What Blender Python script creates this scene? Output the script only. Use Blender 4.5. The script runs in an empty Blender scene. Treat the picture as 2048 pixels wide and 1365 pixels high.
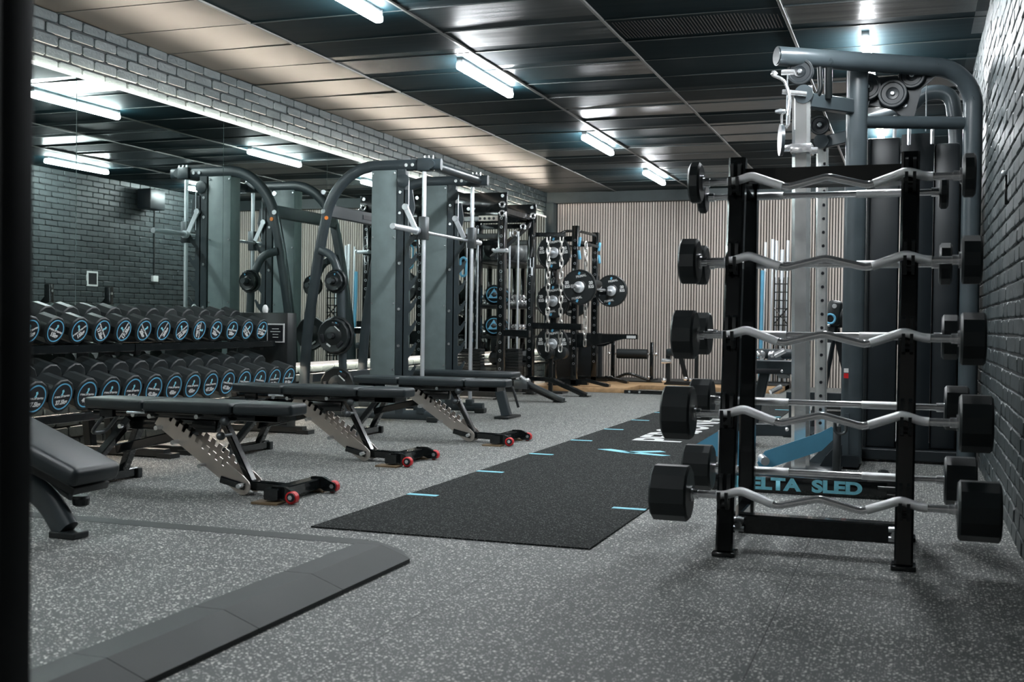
import bpy, bmesh, math, random
from mathutils import Vector, Matrix
random.seed(7)
PI = math.pi
SC = bpy.context.scene
COL = SC.collection
V = Vector

# ---------------------------------------------------------------- camera, world, exposure
CAM_H = 0.88
YAW, PITCH, ROLL, FPX = math.radians(19.25), math.radians(-0.95), 0.0125, 2290.0
_f = V((-math.sin(YAW)*math.cos(PITCH), math.cos(YAW)*math.cos(PITCH), math.sin(PITCH)))
_r = _f.cross(V((0, 0, 1))).normalized()
_u = _r.cross(_f)
_c, _s = math.cos(ROLL), math.sin(ROLL)
_r2 = _r*_c + _u*_s
_u2 = -_r*_s + _u*_c
cd = bpy.data.cameras.new('camera')
cam = bpy.data.objects.new('camera', cd)
COL.objects.link(cam)
cam.matrix_world = Matrix(((_r2.x, _u2.x, -_f.x, 0), (_r2.y, _u2.y, -_f.y, 0), (_r2.z, _u2.z, -_f.z, CAM_H), (0, 0, 0, 1)))
cd.sensor_width = 36.0
cd.lens = 36.0*FPX/2048
cd.clip_start = 0.05
cd.dof.use_dof = True
cd.dof.focus_distance = 7.5
cd.dof.aperture_fstop = 5.0
SC.camera = cam
SC.view_settings.view_transform = 'Standard'
SC.view_settings.look = 'None'
SC.view_settings.gamma = 1.0
SC.view_settings.use_curve_mapping = False
SC.view_settings.exposure = 2.3
LAMP_E = 40.0
STRIP_E = 21.0
w = bpy.data.worlds.new('world'); SC.world = w; w.use_nodes = True
w.node_tree.nodes['Background'].inputs[0].default_value = (0.6, 0.75, 0.8, 1)
w.node_tree.nodes['Background'].inputs[1].default_value = 0.02

# room measures (metres): X across to the right, Y into the depth, Z up
XL, XR, YN, YB, ZC = -5.30, 0.42, -3.0, 16.85, 2.86
XM = -5.235                      # mirror face

# ---------------------------------------------------------------- materials
def node_mat(name):
    m = bpy.data.materials.new(name); m.use_nodes = True
    nt = m.node_tree
    return m, nt, nt.nodes['Principled BSDF']

def N(nt, typ, **kw):
    n = nt.nodes.new(typ)
    for k, v in kw.items():
        setattr(n, k, v)
    return n

def ramp(nt, stops):
    r = N(nt, 'ShaderNodeValToRGB')
    el = r.color_ramp.elements
    while len(el) < len(stops): el.new(0.5)
    for e, (p, c) in zip(el, stops):
        e.position = p
        e.color = c if len(c) == 4 else (*c, 1)
    return r

def mat(name, col, rough=0.5, metal=0.0, spec=0.5, var=0.12, scale=9.0, bump=0.0, bscale=300.0, rvar=0.06, coat=0.0):
    """plain surface with a little procedural variation of colour, gloss and grain"""
    m, nt, b = node_mat(name)
    tc = N(nt, 'ShaderNodeTexCoord')
    n = N(nt, 'ShaderNodeTexNoise'); n.inputs['Scale'].default_value = scale; n.inputs['Detail'].default_value = 4
    nt.links.new(tc.outputs['Object'], n.inputs['Vector'])
    lo = tuple(max(0, c*(1-var)) for c in col); hi = tuple(min(1, c*(1+var)) for c in col)
    r = ramp(nt, [(0.3, lo), (0.7, hi)])
    nt.links.new(n.outputs['Fac'], r.inputs['Fac'])
    nt.links.new(r.outputs['Color'], b.inputs['Base Color'])
    mr = N(nt, 'ShaderNodeMapRange'); mr.inputs['To Min'].default_value = max(0.02, rough-rvar); mr.inputs['To Max'].default_value = min(1, rough+rvar)
    nt.links.new(n.outputs['Fac'], mr.inputs['Value']); nt.links.new(mr.outputs['Result'], b.inputs['Roughness'])
    b.inputs['Metallic'].default_value = metal
    b.inputs['Specular IOR Level'].default_value = spec
    b.inputs['Coat Weight'].default_value = coat
    if bump:
        n2 = N(nt, 'ShaderNodeTexNoise'); n2.inputs['Scale'].default_value = bscale; n2.inputs['Detail'].default_value = 2
        nt.links.new(tc.outputs['Object'], n2.inputs['Vector'])
        bp = N(nt, 'ShaderNodeBump'); bp.inputs['Strength'].default_value = bump; bp.inputs['Distance'].default_value = 0.002
        nt.links.new(n2.outputs['Fac'], bp.inputs['Height']); nt.links.new(bp.outputs['Normal'], b.inputs['Normal'])
    return m

def emit(name, col, strength):
    m, nt, b = node_mat(name)
    b.inputs['Base Color'].default_value = (0.8, 0.8, 0.8, 1)
    b.inputs['Emission Color'].default_value = (*col, 1)
    b.inputs['Emission Strength'].default_value = strength
    return m

M = {}
M['black'] = mat('black_gloss_steel', (0.0045, 0.006, 0.0065), 0.16, spec=0.5, coat=0.3)
M['blacktube'] = mat('black_satin_steel', (0.005, 0.007, 0.0075), 0.33)
M['rubber'] = mat('black_rubber', (0.0095, 0.0130, 0.0138), 0.40, spec=0.45, bump=0.15, bscale=500)
M['rubbermat'] = mat('grey_rubber_edging', (0.032, 0.038, 0.037), 0.6, bump=0.3, bscale=400)
M['vinyl'] = mat('dark_vinyl_pad', (0.016, 0.023, 0.026), 0.38, spec=0.5, bump=0.3, bscale=500)
M['frame'] = mat('slate_powder_coat', (0.026, 0.036, 0.041), 0.36, spec=0.5, bump=0.1, bscale=700)
M['panel'] = mat('slate_panel', (0.140, 0.180, 0.182), 0.45, bump=0.08, bscale=700)
M['cable_frame'] = mat('blue_grey_powder_coat', (0.045, 0.058, 0.065), 0.30, spec=0.5)
M['shroud'] = mat('dark_shroud', (0.008, 0.012, 0.015), 0.42)
M['chrome'] = mat('chrome', (0.96, 0.96, 0.97), 0.14, metal=0.82, var=0.03, rvar=0.03)
M['column'] = mat('polished_column', (0.90, 0.91, 0.90), 0.13, metal=0.84, var=0.04)
M['steel'] = mat('brushed_steel', (0.70, 0.73, 0.76), 0.33, metal=0.75, var=0.05)
M['plate_steel'] = mat('warm_zinc_plate', (0.50, 0.46, 0.42), 0.36, metal=0.85, var=0.08)
M['knurl'] = mat('knurled_chrome', (0.92, 0.93, 0.94), 0.33, metal=0.78, var=0.03, bump=0.9, bscale=900)
M['darkmetal'] = mat('dark_metal', (0.10, 0.11, 0.115), 0.35, metal=0.8)
M['bolt'] = mat('zinc_bolt', (0.75, 0.78, 0.80), 0.25, metal=0.9, var=0.03)
M['red'] = mat('red_wheel', (0.55, 0.012, 0.016), 0.35)
M['blue'] = mat('blue_enamel', (0.105, 0.34, 0.50), 0.42, var=0.08)
M['ring'] = mat('blue_ring_print', (0.10, 0.36, 0.56), 0.5, var=0.05)
M['cyan'] = mat('cyan_print', (0.22, 0.62, 0.75), 0.6, var=0.1, scale=60)
M['white'] = mat('white_print', (0.62, 0.63, 0.62), 0.6, var=0.05, scale=60)
M['label'] = mat('label_black', (0.008, 0.009, 0.012), 0.4)
M['wood'] = mat('pale_wood', (0.42, 0.26, 0.13), 0.5, var=0.25, scale=14)
M['chain'] = mat('zinc_chain', (0.72, 0.70, 0.67), 0.32, metal=0.9)
M['door'] = mat('door_dark_paint', (0.006, 0.009, 0.010), 0.5)
M['lamp_body'] = mat('lamp_body_grey', (0.30, 0.33, 0.34), 0.45)
M['lamp'] = emit('lamp_diffuser', (0.93, 0.97, 1.0), LAMP_E)
M['strip'] = emit('warm_strip', (1.0, 0.85, 0.70), STRIP_E)
M['tan'] = mat('tan_sole', (0.16, 0.11, 0.06), 0.6)
M['orange'] = mat('orange_sticker', (0.8, 0.22, 0.03), 0.5)
M['greyball'] = mat('grey_ball_rubber', (0.10, 0.11, 0.11), 0.4, bump=0.6, bscale=60)
M['trim'] = mat('dark_green_grey_paint', (0.030, 0.043, 0.045), 0.5)
M['bulk'] = mat('bulkhead_paint', (0.035, 0.048, 0.050), 0.55)
M['tbar_dark'] = mat('dark_ceiling_joint', (0.016, 0.022, 0.023), 0.35)
M['tbar'] = mat('ceiling_bar', (0.10, 0.10, 0.095), 0.35)

def mirror_mat():
    m, nt, b = node_mat('mirror_glass')
    tc = N(nt, 'ShaderNodeTexCoord'); n = N(nt, 'ShaderNodeTexNoise'); n.inputs['Scale'].default_value = 1.5
    nt.links.new(tc.outputs['Object'], n.inputs['Vector'])
    r = ramp(nt, [(0.3, (0.60, 0.70, 0.67)), (0.7, (0.63, 0.72, 0.69))])
    nt.links.new(n.outputs['Fac'], r.inputs['Fac']); nt.links.new(r.outputs['Color'], b.inputs['Base Color'])
    b.inputs['Metallic'].default_value = 1.0; b.inputs['Roughness'].default_value = 0.0
    return m
M['mirror'] = mirror_mat()

def paint_mat(name, lo, hi, rough):
    """thick masonry paint: tone drifts from brick to brick, grainy skin"""
    m, nt, b = node_mat(name); L = nt.links.new
    tc = N(nt, 'ShaderNodeTexCoord')
    mp = N(nt, 'ShaderNodeMapping'); mp.inputs['Scale'].default_value = (1, 4.3, 12.8); L(tc.outputs['Object'], mp.inputs['Vector'])
    n = N(nt, 'ShaderNodeTexNoise'); n.inputs['Scale'].default_value = 1.1; n.inputs['Detail'].default_value = 1; L(mp.outputs[0], n.inputs['Vector'])
    r = ramp(nt, [(0.3, lo), (0.7, hi)]); L(n.outputs['Fac'], r.inputs['Fac']); L(r.outputs['Color'], b.inputs['Base Color'])
    b.inputs['Roughness'].default_value = rough
    n3 = N(nt, 'ShaderNodeTexNoise'); n3.inputs['Scale'].default_value = 38; n3.inputs['Detail'].default_value = 4; L(tc.outputs['Object'], n3.inputs['Vector'])
    bp = N(nt, 'ShaderNodeBump'); bp.inputs['Strength'].default_value = 0.7; bp.inputs['Distance'].default_value = 0.004
    L(n3.outputs['Fac'], bp.inputs['Height']); L(bp.outputs['Normal'], b.inputs['Normal'])
    return m
M['brick_left'] = paint_mat('painted_brick_left', (0.022, 0.033, 0.035), (0.040, 0.055, 0.057), 0.46)
M['brick_right'] = paint_mat('painted_brick_right', (0.019, 0.026, 0.028), (0.036, 0.046, 0.048), 0.45)
M['mortar'] = mat('dark_mortar', (0.006, 0.0075, 0.008), 0.7)

def floor_mat(name, base, fleck, scale, thresh, keep, seams=True, rough=0.6):
    m, nt, b = node_mat(name); L = nt.links.new
    tc = N(nt, 'ShaderNodeTexCoord')
    base_n = N(nt, 'ShaderNodeTexNoise'); base_n.inputs['Scale'].default_value = 2.2; base_n.inputs['Detail'].default_value = 5
    L(tc.outputs['Object'], base_n.inputs['Vector'])
    rb = ramp(nt, [(0.25, tuple(c*0.82 for c in base)), (0.75, tuple(c*1.15 for c in base))]); L(base_n.outputs['Fac'], rb.inputs['Fac'])
    col = rb.outputs['Color']
    for i, (sc, th) in enumerate(((scale, thresh), (scale*1.9, thresh*0.95))):
        nz = N(nt, 'ShaderNodeTexNoise'); nz.inputs['Scale'].default_value = sc*1.4; L(tc.outputs['Object'], nz.inputs['Vector'])
        mx = N(nt, 'ShaderNodeMixRGB'); mx.blend_type = 'ADD'; mx.inputs['Fac'].default_value = 0.004
        L(tc.outputs['Object'], mx.inputs['Color1']); L(nz.outputs['Color'], mx.inputs['Color2'])
        vo = N(nt, 'ShaderNodeTexVoronoi'); vo.inputs['Scale'].default_value = sc; L(mx.outputs['Color'], vo.inputs['Vector'])
        lt = N(nt, 'ShaderNodeMath', operation='LESS_THAN'); lt.inputs[1].default_value = th; L(vo.outputs['Distance'], lt.inputs[0])
        sx = N(nt, 'ShaderNodeSeparateColor'); L(vo.outputs['Color'], sx.inputs[0])
        kp = N(nt, 'ShaderNodeMath', operation='LESS_THAN'); kp.inputs[1].default_value = keep; L(sx.outputs[0], kp.inputs[0])
        ml = N(nt, 'ShaderNodeMath', operation='MULTIPLY'); L(lt.outputs[0], ml.inputs[0]); L(kp.outputs[0], ml.inputs[1])
        br = N(nt, 'ShaderNodeMapRange'); br.inputs['To Min'].default_value = 0.45; L(sx.outputs[1], br.inputs['Value'])
        ml2 = N(nt, 'ShaderNodeMath', operation='MULTIPLY'); L(ml.outputs[0], ml2.inputs[0]); L(br.outputs[0], ml2.inputs[1])
        mm = N(nt, 'ShaderNodeMixRGB'); L(ml2.outputs[0], mm.inputs['Fac']); L(col, mm.inputs['Color1']); mm.inputs['Color2'].default_value = (*fleck, 1)
        col = mm.outputs['Color']
    if seams:
        mp = N(nt, 'ShaderNodeMapping'); mp.inputs['Location'].default_value = (1.38, -3.27, 0); L(tc.outputs['Object'], mp.inputs['Vector'])
        bk = N(nt, 'ShaderNodeTexBrick'); bk.offset = 0.0
        for k, v in (('Scale', 1), ('Brick Width', 1.0), ('Row Height', 1.0), ('Mortar Size', 0.0018), ('Mortar Smooth', 0.0)): bk.inputs[k].default_value = v
        L(mp.outputs[0], bk.inputs['Vector'])
        mm = N(nt, 'ShaderNodeMixRGB'); L(bk.outputs['Fac'], mm.inputs['Fac']); L(col, mm.inputs['Color1']); mm.inputs['Color2'].default_value = (0.012, 0.013, 0.013, 1)
        col = mm.outputs['Color']
    L(col, b.inputs['Base Color'])
    b.inputs['Roughness'].default_value = rough
    if not seams: b.inputs['Specular IOR Level'].default_value = 0.15
    nb = N(nt, 'ShaderNodeTexNoise'); nb.inputs['Scale'].default_value = 260; L(tc.outputs['Object'], nb.inputs['Vector'])
    bp = N(nt, 'ShaderNodeBump'); bp.inputs['Strength'].default_value = 0.5; bp.inputs['Distance'].default_value = 0.002
    L(nb.outputs['Fac'], bp.inputs['Height']); L(bp.outputs['Normal'], b.inputs['Normal'])
    return m
M['floor'] = floor_mat('speckled_rubber_floor', (0.084, 0.091, 0.088), (0.98, 0.96, 0.90), 74, 0.29, 0.60)
M['turf'] = floor_mat('charcoal_track_pile', (0.007, 0.009, 0.0085), (0.17, 0.18, 0.175), 92, 0.30, 0.50, seams=False, rough=0.85)

def slat_mat():
    m, nt, b = node_mat('oak_slats'); L = nt.links.new
    tc = N(nt, 'ShaderNodeTexCoord')
    mp = N(nt, 'ShaderNodeMapping'); mp.inputs['Scale'].default_value = (25.0, 1, 0.35); L(tc.outputs['Object'], mp.inputs['Vector'])
    n = N(nt, 'ShaderNodeTexNoise'); n.inputs['Scale'].default_value = 1.0; n.inputs['Detail'].default_value = 5; L(mp.outputs[0], n.inputs['Vector'])
    r = ramp(nt, [(0.25, (0.40, 0.345, 0.30)), (0.5, (0.56, 0.495, 0.44)), (0.75, (0.68, 0.61, 0.545))])
    L(n.outputs['Fac'], r.inputs['Fac']); L(r.outputs['Color'], b.inputs['Base Color'])
    b.inputs['Roughness'].default_value = 0.55
    return m
M['slat'] = slat_mat()

def ceiling_mat():
    m, nt, b = node_mat('dark_ceiling_panels'); L = nt.links.new
    tc = N(nt, 'ShaderNodeTexCoord')
    mp = N(nt, 'ShaderNodeMapping'); mp.inputs['Location'].default_value = (4.22, 0.0, 0); L(tc.outputs['Object'], mp.inputs['Vector'])
    bk = N(nt, 'ShaderNodeTexBrick'); bk.offset = 0.0
    for k, v in (('Scale', 1), ('Brick Width', 1.14), ('Row Height', 0.595), ('Mortar Size', 0.0), ('Bias', 0.0)): bk.inputs[k].default_value = v
    bk.inputs['Color1'].default_value = (0, 0, 0, 1); bk.inputs['Color2'].default_value = (1, 1, 1, 1)
    L(mp.outputs[0], bk.inputs['Vector'])
    r = ramp(nt, [(0.0, (0.004, 0.014, 0.018)), (1.0, (0.010, 0.021, 0.025))])
    L(bk.outputs['Color'], r.inputs['Fac']); L(r.outputs['Color'], b.inputs['Base Color'])
    mr = N(nt, 'ShaderNodeMapRange'); mr.inputs['From Min'].default_value = 0.55; mr.inputs['From Max'].default_value = 0.85; mr.inputs['To Min'].default_value = 0.62; mr.inputs['To Max'].default_value = 0.26
    L(bk.outputs['Color'], mr.inputs['Value']); L(mr.outputs[0], b.inputs['Roughness'])
    ms = N(nt, 'ShaderNodeMapRange'); ms.inputs['From Min'].default_value = 0.55; ms.inputs['From Max'].default_value = 0.85; ms.inputs['To Min'].default_value = 0.05; ms.inputs['To Max'].default_value = 0.40
    L(bk.outputs['Color'], ms.inputs['Value']); L(ms.outputs[0], b.inputs['Specular IOR Level'])
    mp2 = N(nt, 'ShaderNodeMapping'); mp2.inputs['Scale'].default_value = (0.8, 9.0, 1); L(tc.outputs['Object'], mp2.inputs['Vector'])
    n = N(nt, 'ShaderNodeTexNoise'); n.inputs['Scale'].default_value = 1.0; n.inputs['Detail'].default_value = 2; L(mp2.outputs[0], n.inputs['Vector'])
    bp = N(nt, 'ShaderNodeBump'); bp.inputs['Strength'].default_value = 0.25; bp.inputs['Distance'].default_value = 0.01
    L(n.outputs['Fac'], bp.inputs['Height']); L(bp.outputs['Normal'], b.inputs['Normal'])
    return m
M['ceiling'] = ceiling_mat()
M['ceiling_pale'] = mat('warm_grey_ceiling_panels', (0.023, 0.0215, 0.019), 0.31, spec=0.5, var=0.10, scale=0.9, rvar=0.05)
M['nearwall'] = mat('pale_warm_wall', (0.42, 0.40, 0.37), 0.7)
M['profile'] = emit('frosted_profile', (1.0, 0.88, 0.76), 0.08)

# ---------------------------------------------------------------- mesh builder
class MB:
    def __init__(s):
        s.v = []; s.f = []; s.mi = []; s.mats = []; s.cur = 0
    def use(s, m):
        if m not in s.mats: s.mats.append(m)
        s.cur = s.mats.index(m); return s
    def add(s, vs, fs):
        o = len(s.v); s.v += [tuple(v) for v in vs]
        for f in fs: s.f.append(tuple(i+o for i in f)); s.mi.append(s.cur)
        return s
    def box(s, c, d, rot=(0, 0, 0), bev=0.0, seg=2):
        c = V(c); R = Matrix.Rotation(rot[2], 3, 'Z') @ Matrix.Rotation(rot[1], 3, 'Y') @ Matrix.Rotation(rot[0], 3, 'X')
        if bev <= 0:
            vs = [V((x*d[0]/2, y*d[1]/2, z*d[2]/2)) for x in (-1, 1) for y in (-1, 1) for z in (-1, 1)]
            fs = [(0, 1, 3, 2), (4, 6, 7, 5), (0, 4, 5, 1), (2, 3, 7, 6), (0, 2, 6, 4), (1, 5, 7, 3)]
        else:
            bm = bmesh.new(); bmesh.ops.create_cube(bm, size=1)
            for v in bm.verts: v.co = V((v.co.x*d[0], v.co.y*d[1], v.co.z*d[2]))
            bmesh.ops.bevel(bm, geom=bm.edges[:], offset=min(bev, min(d)*0.49), segments=seg, profile=0.5, affect='EDGES')
            bm.verts.index_update()
            vs = [v.co.copy() for v in bm.verts]; fs = [tuple(v.index for v in f.verts) for f in bm.faces]; bm.free()
        return s.add([c + R @ v for v in vs], fs)
    def bb(s, x0, x1, y0, y1, z0, z1, bev=0.0, seg=2):
        return s.box(((x0+x1)/2, (y0+y1)/2, (z0+z1)/2), (abs(x1-x0), abs(y1-y0), abs(z1-z0)), bev=bev, seg=seg)
    def cyl(s, p0, p1, r, r1=None, n=16, rot=0.0):
        r1 = r if r1 is None else r1
        p0, p1 = V(p0), V(p1); a = (p1-p0).normalized()
        u = a.orthogonal().normalized() if abs(a.z) > 0.9 else V((0, 0, 1)).cross(a).normalized()
        w_ = a.cross(u)
        vs = []
        for p, q in ((p0, r), (p1, r1)):
            for i in range(n):
                t = 2*PI*i/n + rot; vs.append(p + (u*math.cos(t)+w_*math.sin(t))*q)
        fs = [(i, (i+1) % n, n+(i+1) % n, n+i) for i in range(n)] + [tuple(range(n-1, -1, -1)), tuple(range(n, 2*n))]
        return s.add(vs, fs)
    def lathe(s, p0, axis, prof, n=24, rot=0.0, up=None):
        """prof: (height along axis, radius) rings"""
        p0, a = V(p0), V(axis).normalized()
        u = (V((0, 0, 1)).cross(a).normalized() if abs(a.z) < 0.9 else V((1, 0, 0)))
        w_ = a.cross(u); vs = []; fs = []
        for h, r in prof:
            for i in range(n):
                t = 2*PI*i/n + rot; vs.append(p0 + a*h + (u*math.cos(t)+w_*math.sin(t))*max(r, 1e-5))
        for k in range(len(prof)-1):
            for i in range(n):
                j = (i+1) % n; fs.append((k*n+i, k*n+j, (k+1)*n+j, (k+1)*n+i))
        fs.append(tuple(range(n-1, -1, -1))); fs.append(tuple(range((len(prof)-1)*n, len(prof)*n)))
        return s.add(vs, fs)
    def sweep(s, path, sec, side=None, closed=False, cap=True):
        """sec: list of (a,b) in the frame (side, normal); side: fixed side direction (for planar paths)"""
        P = [V(p) for p in path]; n = len(P); m = len(sec); vs = []
        prev = None
        for i in range(n):
            if closed: t = (P[(i+1) % n]-P[i-1]).normalized()
            else: t = (P[min(i+1, n-1)]-P[max(i-1, 0)]).normalized()
            if side is not None: a = V(side); a = (a - t*a.dot(t)).normalized()
            else:
                if prev is None: a = t.orthogonal().normalized()
                else: a = (prev - t*prev.dot(t)).normalized()
                prev = a
            b = t.cross(a)
            k = 1.0
            if 0 < i < n-1 or closed:
                d0 = (P[i]-P[i-1]).normalized(); d1 = (P[(i+1) % n]-P[i]).normalized()
                k = 1/max(0.5, math.cos(d0.angle(d1)/2)) if d0.length and d1.length else 1.0
            for (x, y) in sec: vs.append(P[i] + a*x + b*y*(k if side is not None else 1))
        fs = []
        for i in range(n if closed else n-1):
            for j in range(m):
                k = (j+1) % m; i2 = (i+1) % n
                fs.append((i*m+j, i*m+k, i2*m+k, i2*m+j))
        if cap and not closed: fs += [tuple(range(m-1, -1, -1)), tuple(range((n-1)*m, n*m))]
        return s.add(vs, fs)
    def tube(s, path, r, n=12, closed=False):
        return s.sweep(path, [(r*math.cos(2*PI*i/n), r*math.sin(2*PI*i/n)) for i in range(n)], closed=closed)
    def rect(s, path, wside, h, side, bev=0.006):
        a, b = wside/2, h/2; e = min(bev, a*0.9, b*0.9)
        sec = [(a, b-e), (a-e, b), (-a+e, b), (-a, b-e), (-a, -b+e), (-a+e, -b), (a-e, -b), (a, -b+e)]
        return s.sweep(path, sec, side=side)
    def oval(s, path, wside, h, side, n=16):
        sec = []
        r = min(wside, h)/2
        for i in range(n):
            t = 2*PI*i/n; x, y = math.cos(t)*r, math.sin(t)*r
            if wside > h: x += math.copysign((wside-h)/2, x) if abs(x) > 1e-9 else 0
            else: y += math.copysign((h-wside)/2, y) if abs(y) > 1e-9 else 0
            sec.append((x, y))
        return s.sweep(path, sec, side=side)
    def prism(s, poly, o, u, v, wv):
        """polygon in (u,v) at origin o, extruded along wv"""
        o, u, v, wv = V(o), V(u), V(v), V(wv); n = len(poly)
        a = [o + u*p[0] + v*p[1] for p in poly]
        vs = a + [p + wv for p in a]
        fs = [tuple(range(n-1, -1, -1)), tuple(range(n, 2*n))] + [(i, (i+1) % n, n+(i+1) % n, n+i) for i in range(n)]
        return s.add(vs, fs)
    def torus(s, c, u, v, R, r, n=16, m=8, stretch=0.0):
        c, u, v = V(c), V(u).normalized(), V(v).normalized()
        path = []
        for i in range(n):
            t = 2*PI*i/n; y = math.sin(t)*R
            path.append(c + u*math.cos(t)*R + v*(y + math.copysign(stretch, y)))
        s.sweep(path, [(r*math.cos(2*PI*i/m), r*math.sin(2*PI*i/m)) for i in range(m)], side=u.cross(v), closed=True)
        return s
    def ball(s, c, r, n=16, sz=1.0):
        pr = [(-r*math.cos(PI*k/8)*sz, r*math.sin(PI*k/8)) for k in range(9)]
        return s.lathe(c, (0, 0, 1), pr, n=n)
    def mesh(s, name, default, smooth=35):
        me = bpy.data.meshes.new(name)
        me.from_pydata(s.v, [], s.f)
        ms = s.mats or [default]
        for m in ms: me.materials.append(M[m] if isinstance(m, str) else m)
        if s.mats: me.polygons.foreach_set('material_index', s.mi)
        bm = bmesh.new(); bm.from_mesh(me); bmesh.ops.recalc_face_normals(bm, faces=bm.faces[:]); bm.to_mesh(me); bm.free()
        me.shade_smooth(); me.set_sharp_from_angle(angle=math.radians(smooth))
        me.update(); return me

def fillet(pts, rad, n=6):
    """round the corners of an open polyline"""
    P = [V(p) for p in pts]; out = [P[0]]
    for i in range(1, len(P)-1):
        a, b, c = P[i-1], P[i], P[i+1]; d0 = (a-b); d1 = (c-b)
        r = min(rad, d0.length*0.49, d1.length*0.49)
        p0 = b + d0.normalized()*r; p1 = b + d1.normalized()*r
        for k in range(n+1):
            t = k/n; out.append(p0*(1-t)**2 + b*2*t*(1-t) + p1*t*t)
    out.append(P[-1]); return out

# ---------------------------------------------------------------- scene helpers
def empty(name, label, cat, loc, group=None, rz=0.0):
    o = bpy.data.objects.new(name, None); COL.objects.link(o)
    o.location = loc; o.rotation_euler = (0, 0, rz); o.empty_display_size = 0.1
    o['label'] = label; o['category'] = cat
    if group: o['group'] = group
    return o

def islands(mb):
    par = list(range(len(mb.v)))
    def find(a):
        while par[a] != a: par[a] = par[par[a]]; a = par[a]
        return a
    for f in mb.f:
        r = find(f[0])
        for i in f[1:]: par[find(i)] = r
    groups = {}
    for k, f in enumerate(mb.f): groups.setdefault(find(f[0]), []).append(k)
    out = []
    for ks in groups.values():
        ids = sorted({i for k in ks for i in mb.f[k]}); mp = {i: n for n, i in enumerate(ids)}
        q = MB(); q.v = [mb.v[i] for i in ids]; q.f = [tuple(mp[i] for i in mb.f[k]) for k in ks]; q.mi = [mb.mi[k] for k in ks]; q.mats = mb.mats; out.append(q)
    return out

def pieces(name, mb, m, parent, **kw):
    """one child per separate piece of the builder"""
    for q in islands(mb): part(name, q, m, parent, **kw)

def root_of(p):
    while p.parent: p = p.parent
    return p

def part(name, mb, m, parent, local=False, label=None, smooth=35):
    """child mesh; coordinates are world ones unless local"""
    if not local and isinstance(mb, MB):
        l = root_of(parent).location; mb.v = [(x-l.x, y-l.y, z-l.z) for x, y, z in mb.v]
    me = mb.mesh(name, m, 22 if m == 'rubber' else smooth) if isinstance(mb, MB) else mb
    o = bpy.data.objects.new(name, me); COL.objects.link(o); o.parent = parent
    if label: o['label'] = label
    return o

def single(name, mb, m, label, cat, group=None, loc=(0, 0, 0), smooth=35, kind=None):
    l = V(loc); mb.v = [(x-l.x, y-l.y, z-l.z) for x, y, z in mb.v]
    o = bpy.data.objects.new(name, mb.mesh(name, m, smooth)); COL.objects.link(o); o.location = loc
    if label: o['label'] = label
    if cat: o['category'] = cat
    if group: o['group'] = group
    if kind: o['kind'] = kind
    return o

def struct(name, mb, m, label, cat, parent=None, smooth=35):
    o = bpy.data.objects.new(name, mb.mesh(name, m, smooth)); COL.objects.link(o)
    if parent: o.parent = parent
    else: o['kind'] = 'structure'; o['label'] = label; o['category'] = cat
    return o

def copy_tree(o, parent=None):
    c = o.copy(); COL.objects.link(c); c.parent = parent
    for ch in o.children: copy_tree(ch, c)
    return c

def text_mesh(body, size, bold=0.0, sx=1.0, shear=0.0, depth=0.0):
    cu = bpy.data.curves.new('lettering', 'FONT'); cu.body = body; cu.size = size
    cu.align_x = 'CENTER'; cu.align_y = 'CENTER'; cu.offset = bold; cu.shear = shear; cu.extrude = depth
    o = bpy.data.objects.new('lettering', cu); COL.objects.link(o); o.scale = (sx, 1, 1)
    bpy.context.view_layer.update()
    me = bpy.data.meshes.new_from_object(o.evaluated_get(bpy.context.evaluated_depsgraph_get()))
    bpy.data.objects.remove(o); bpy.data.curves.remove(cu)
    if sx != 1: me.transform(Matrix.Scale(sx, 4, (1, 0, 0)))
    return me

def frame_m(o, u, v):
    u, v = V(u).normalized(), V(v).normalized(); n = u.cross(v); o = V(o)
    return Matrix(((u.x, v.x, n.x, o.x), (u.y, v.y, n.y, o.y), (u.z, v.z, n.z, o.z), (0, 0, 0, 1)))

def letters(name, body, size, o, u, v, m, parent, bold=0.0, sx=1.0, shear=0.0, label=None):
    me = text_mesh(body, size, bold, sx, shear); me.name = name
    l = root_of(parent).location
    me.transform(Matrix.Translation(-l) @ frame_m(o, u, v)); me.materials.clear(); me.materials.append(M[m])
    ob = bpy.data.objects.new(name, me); COL.objects.link(ob); ob.parent = parent
    if label: ob['label'] = label
    return ob

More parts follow.
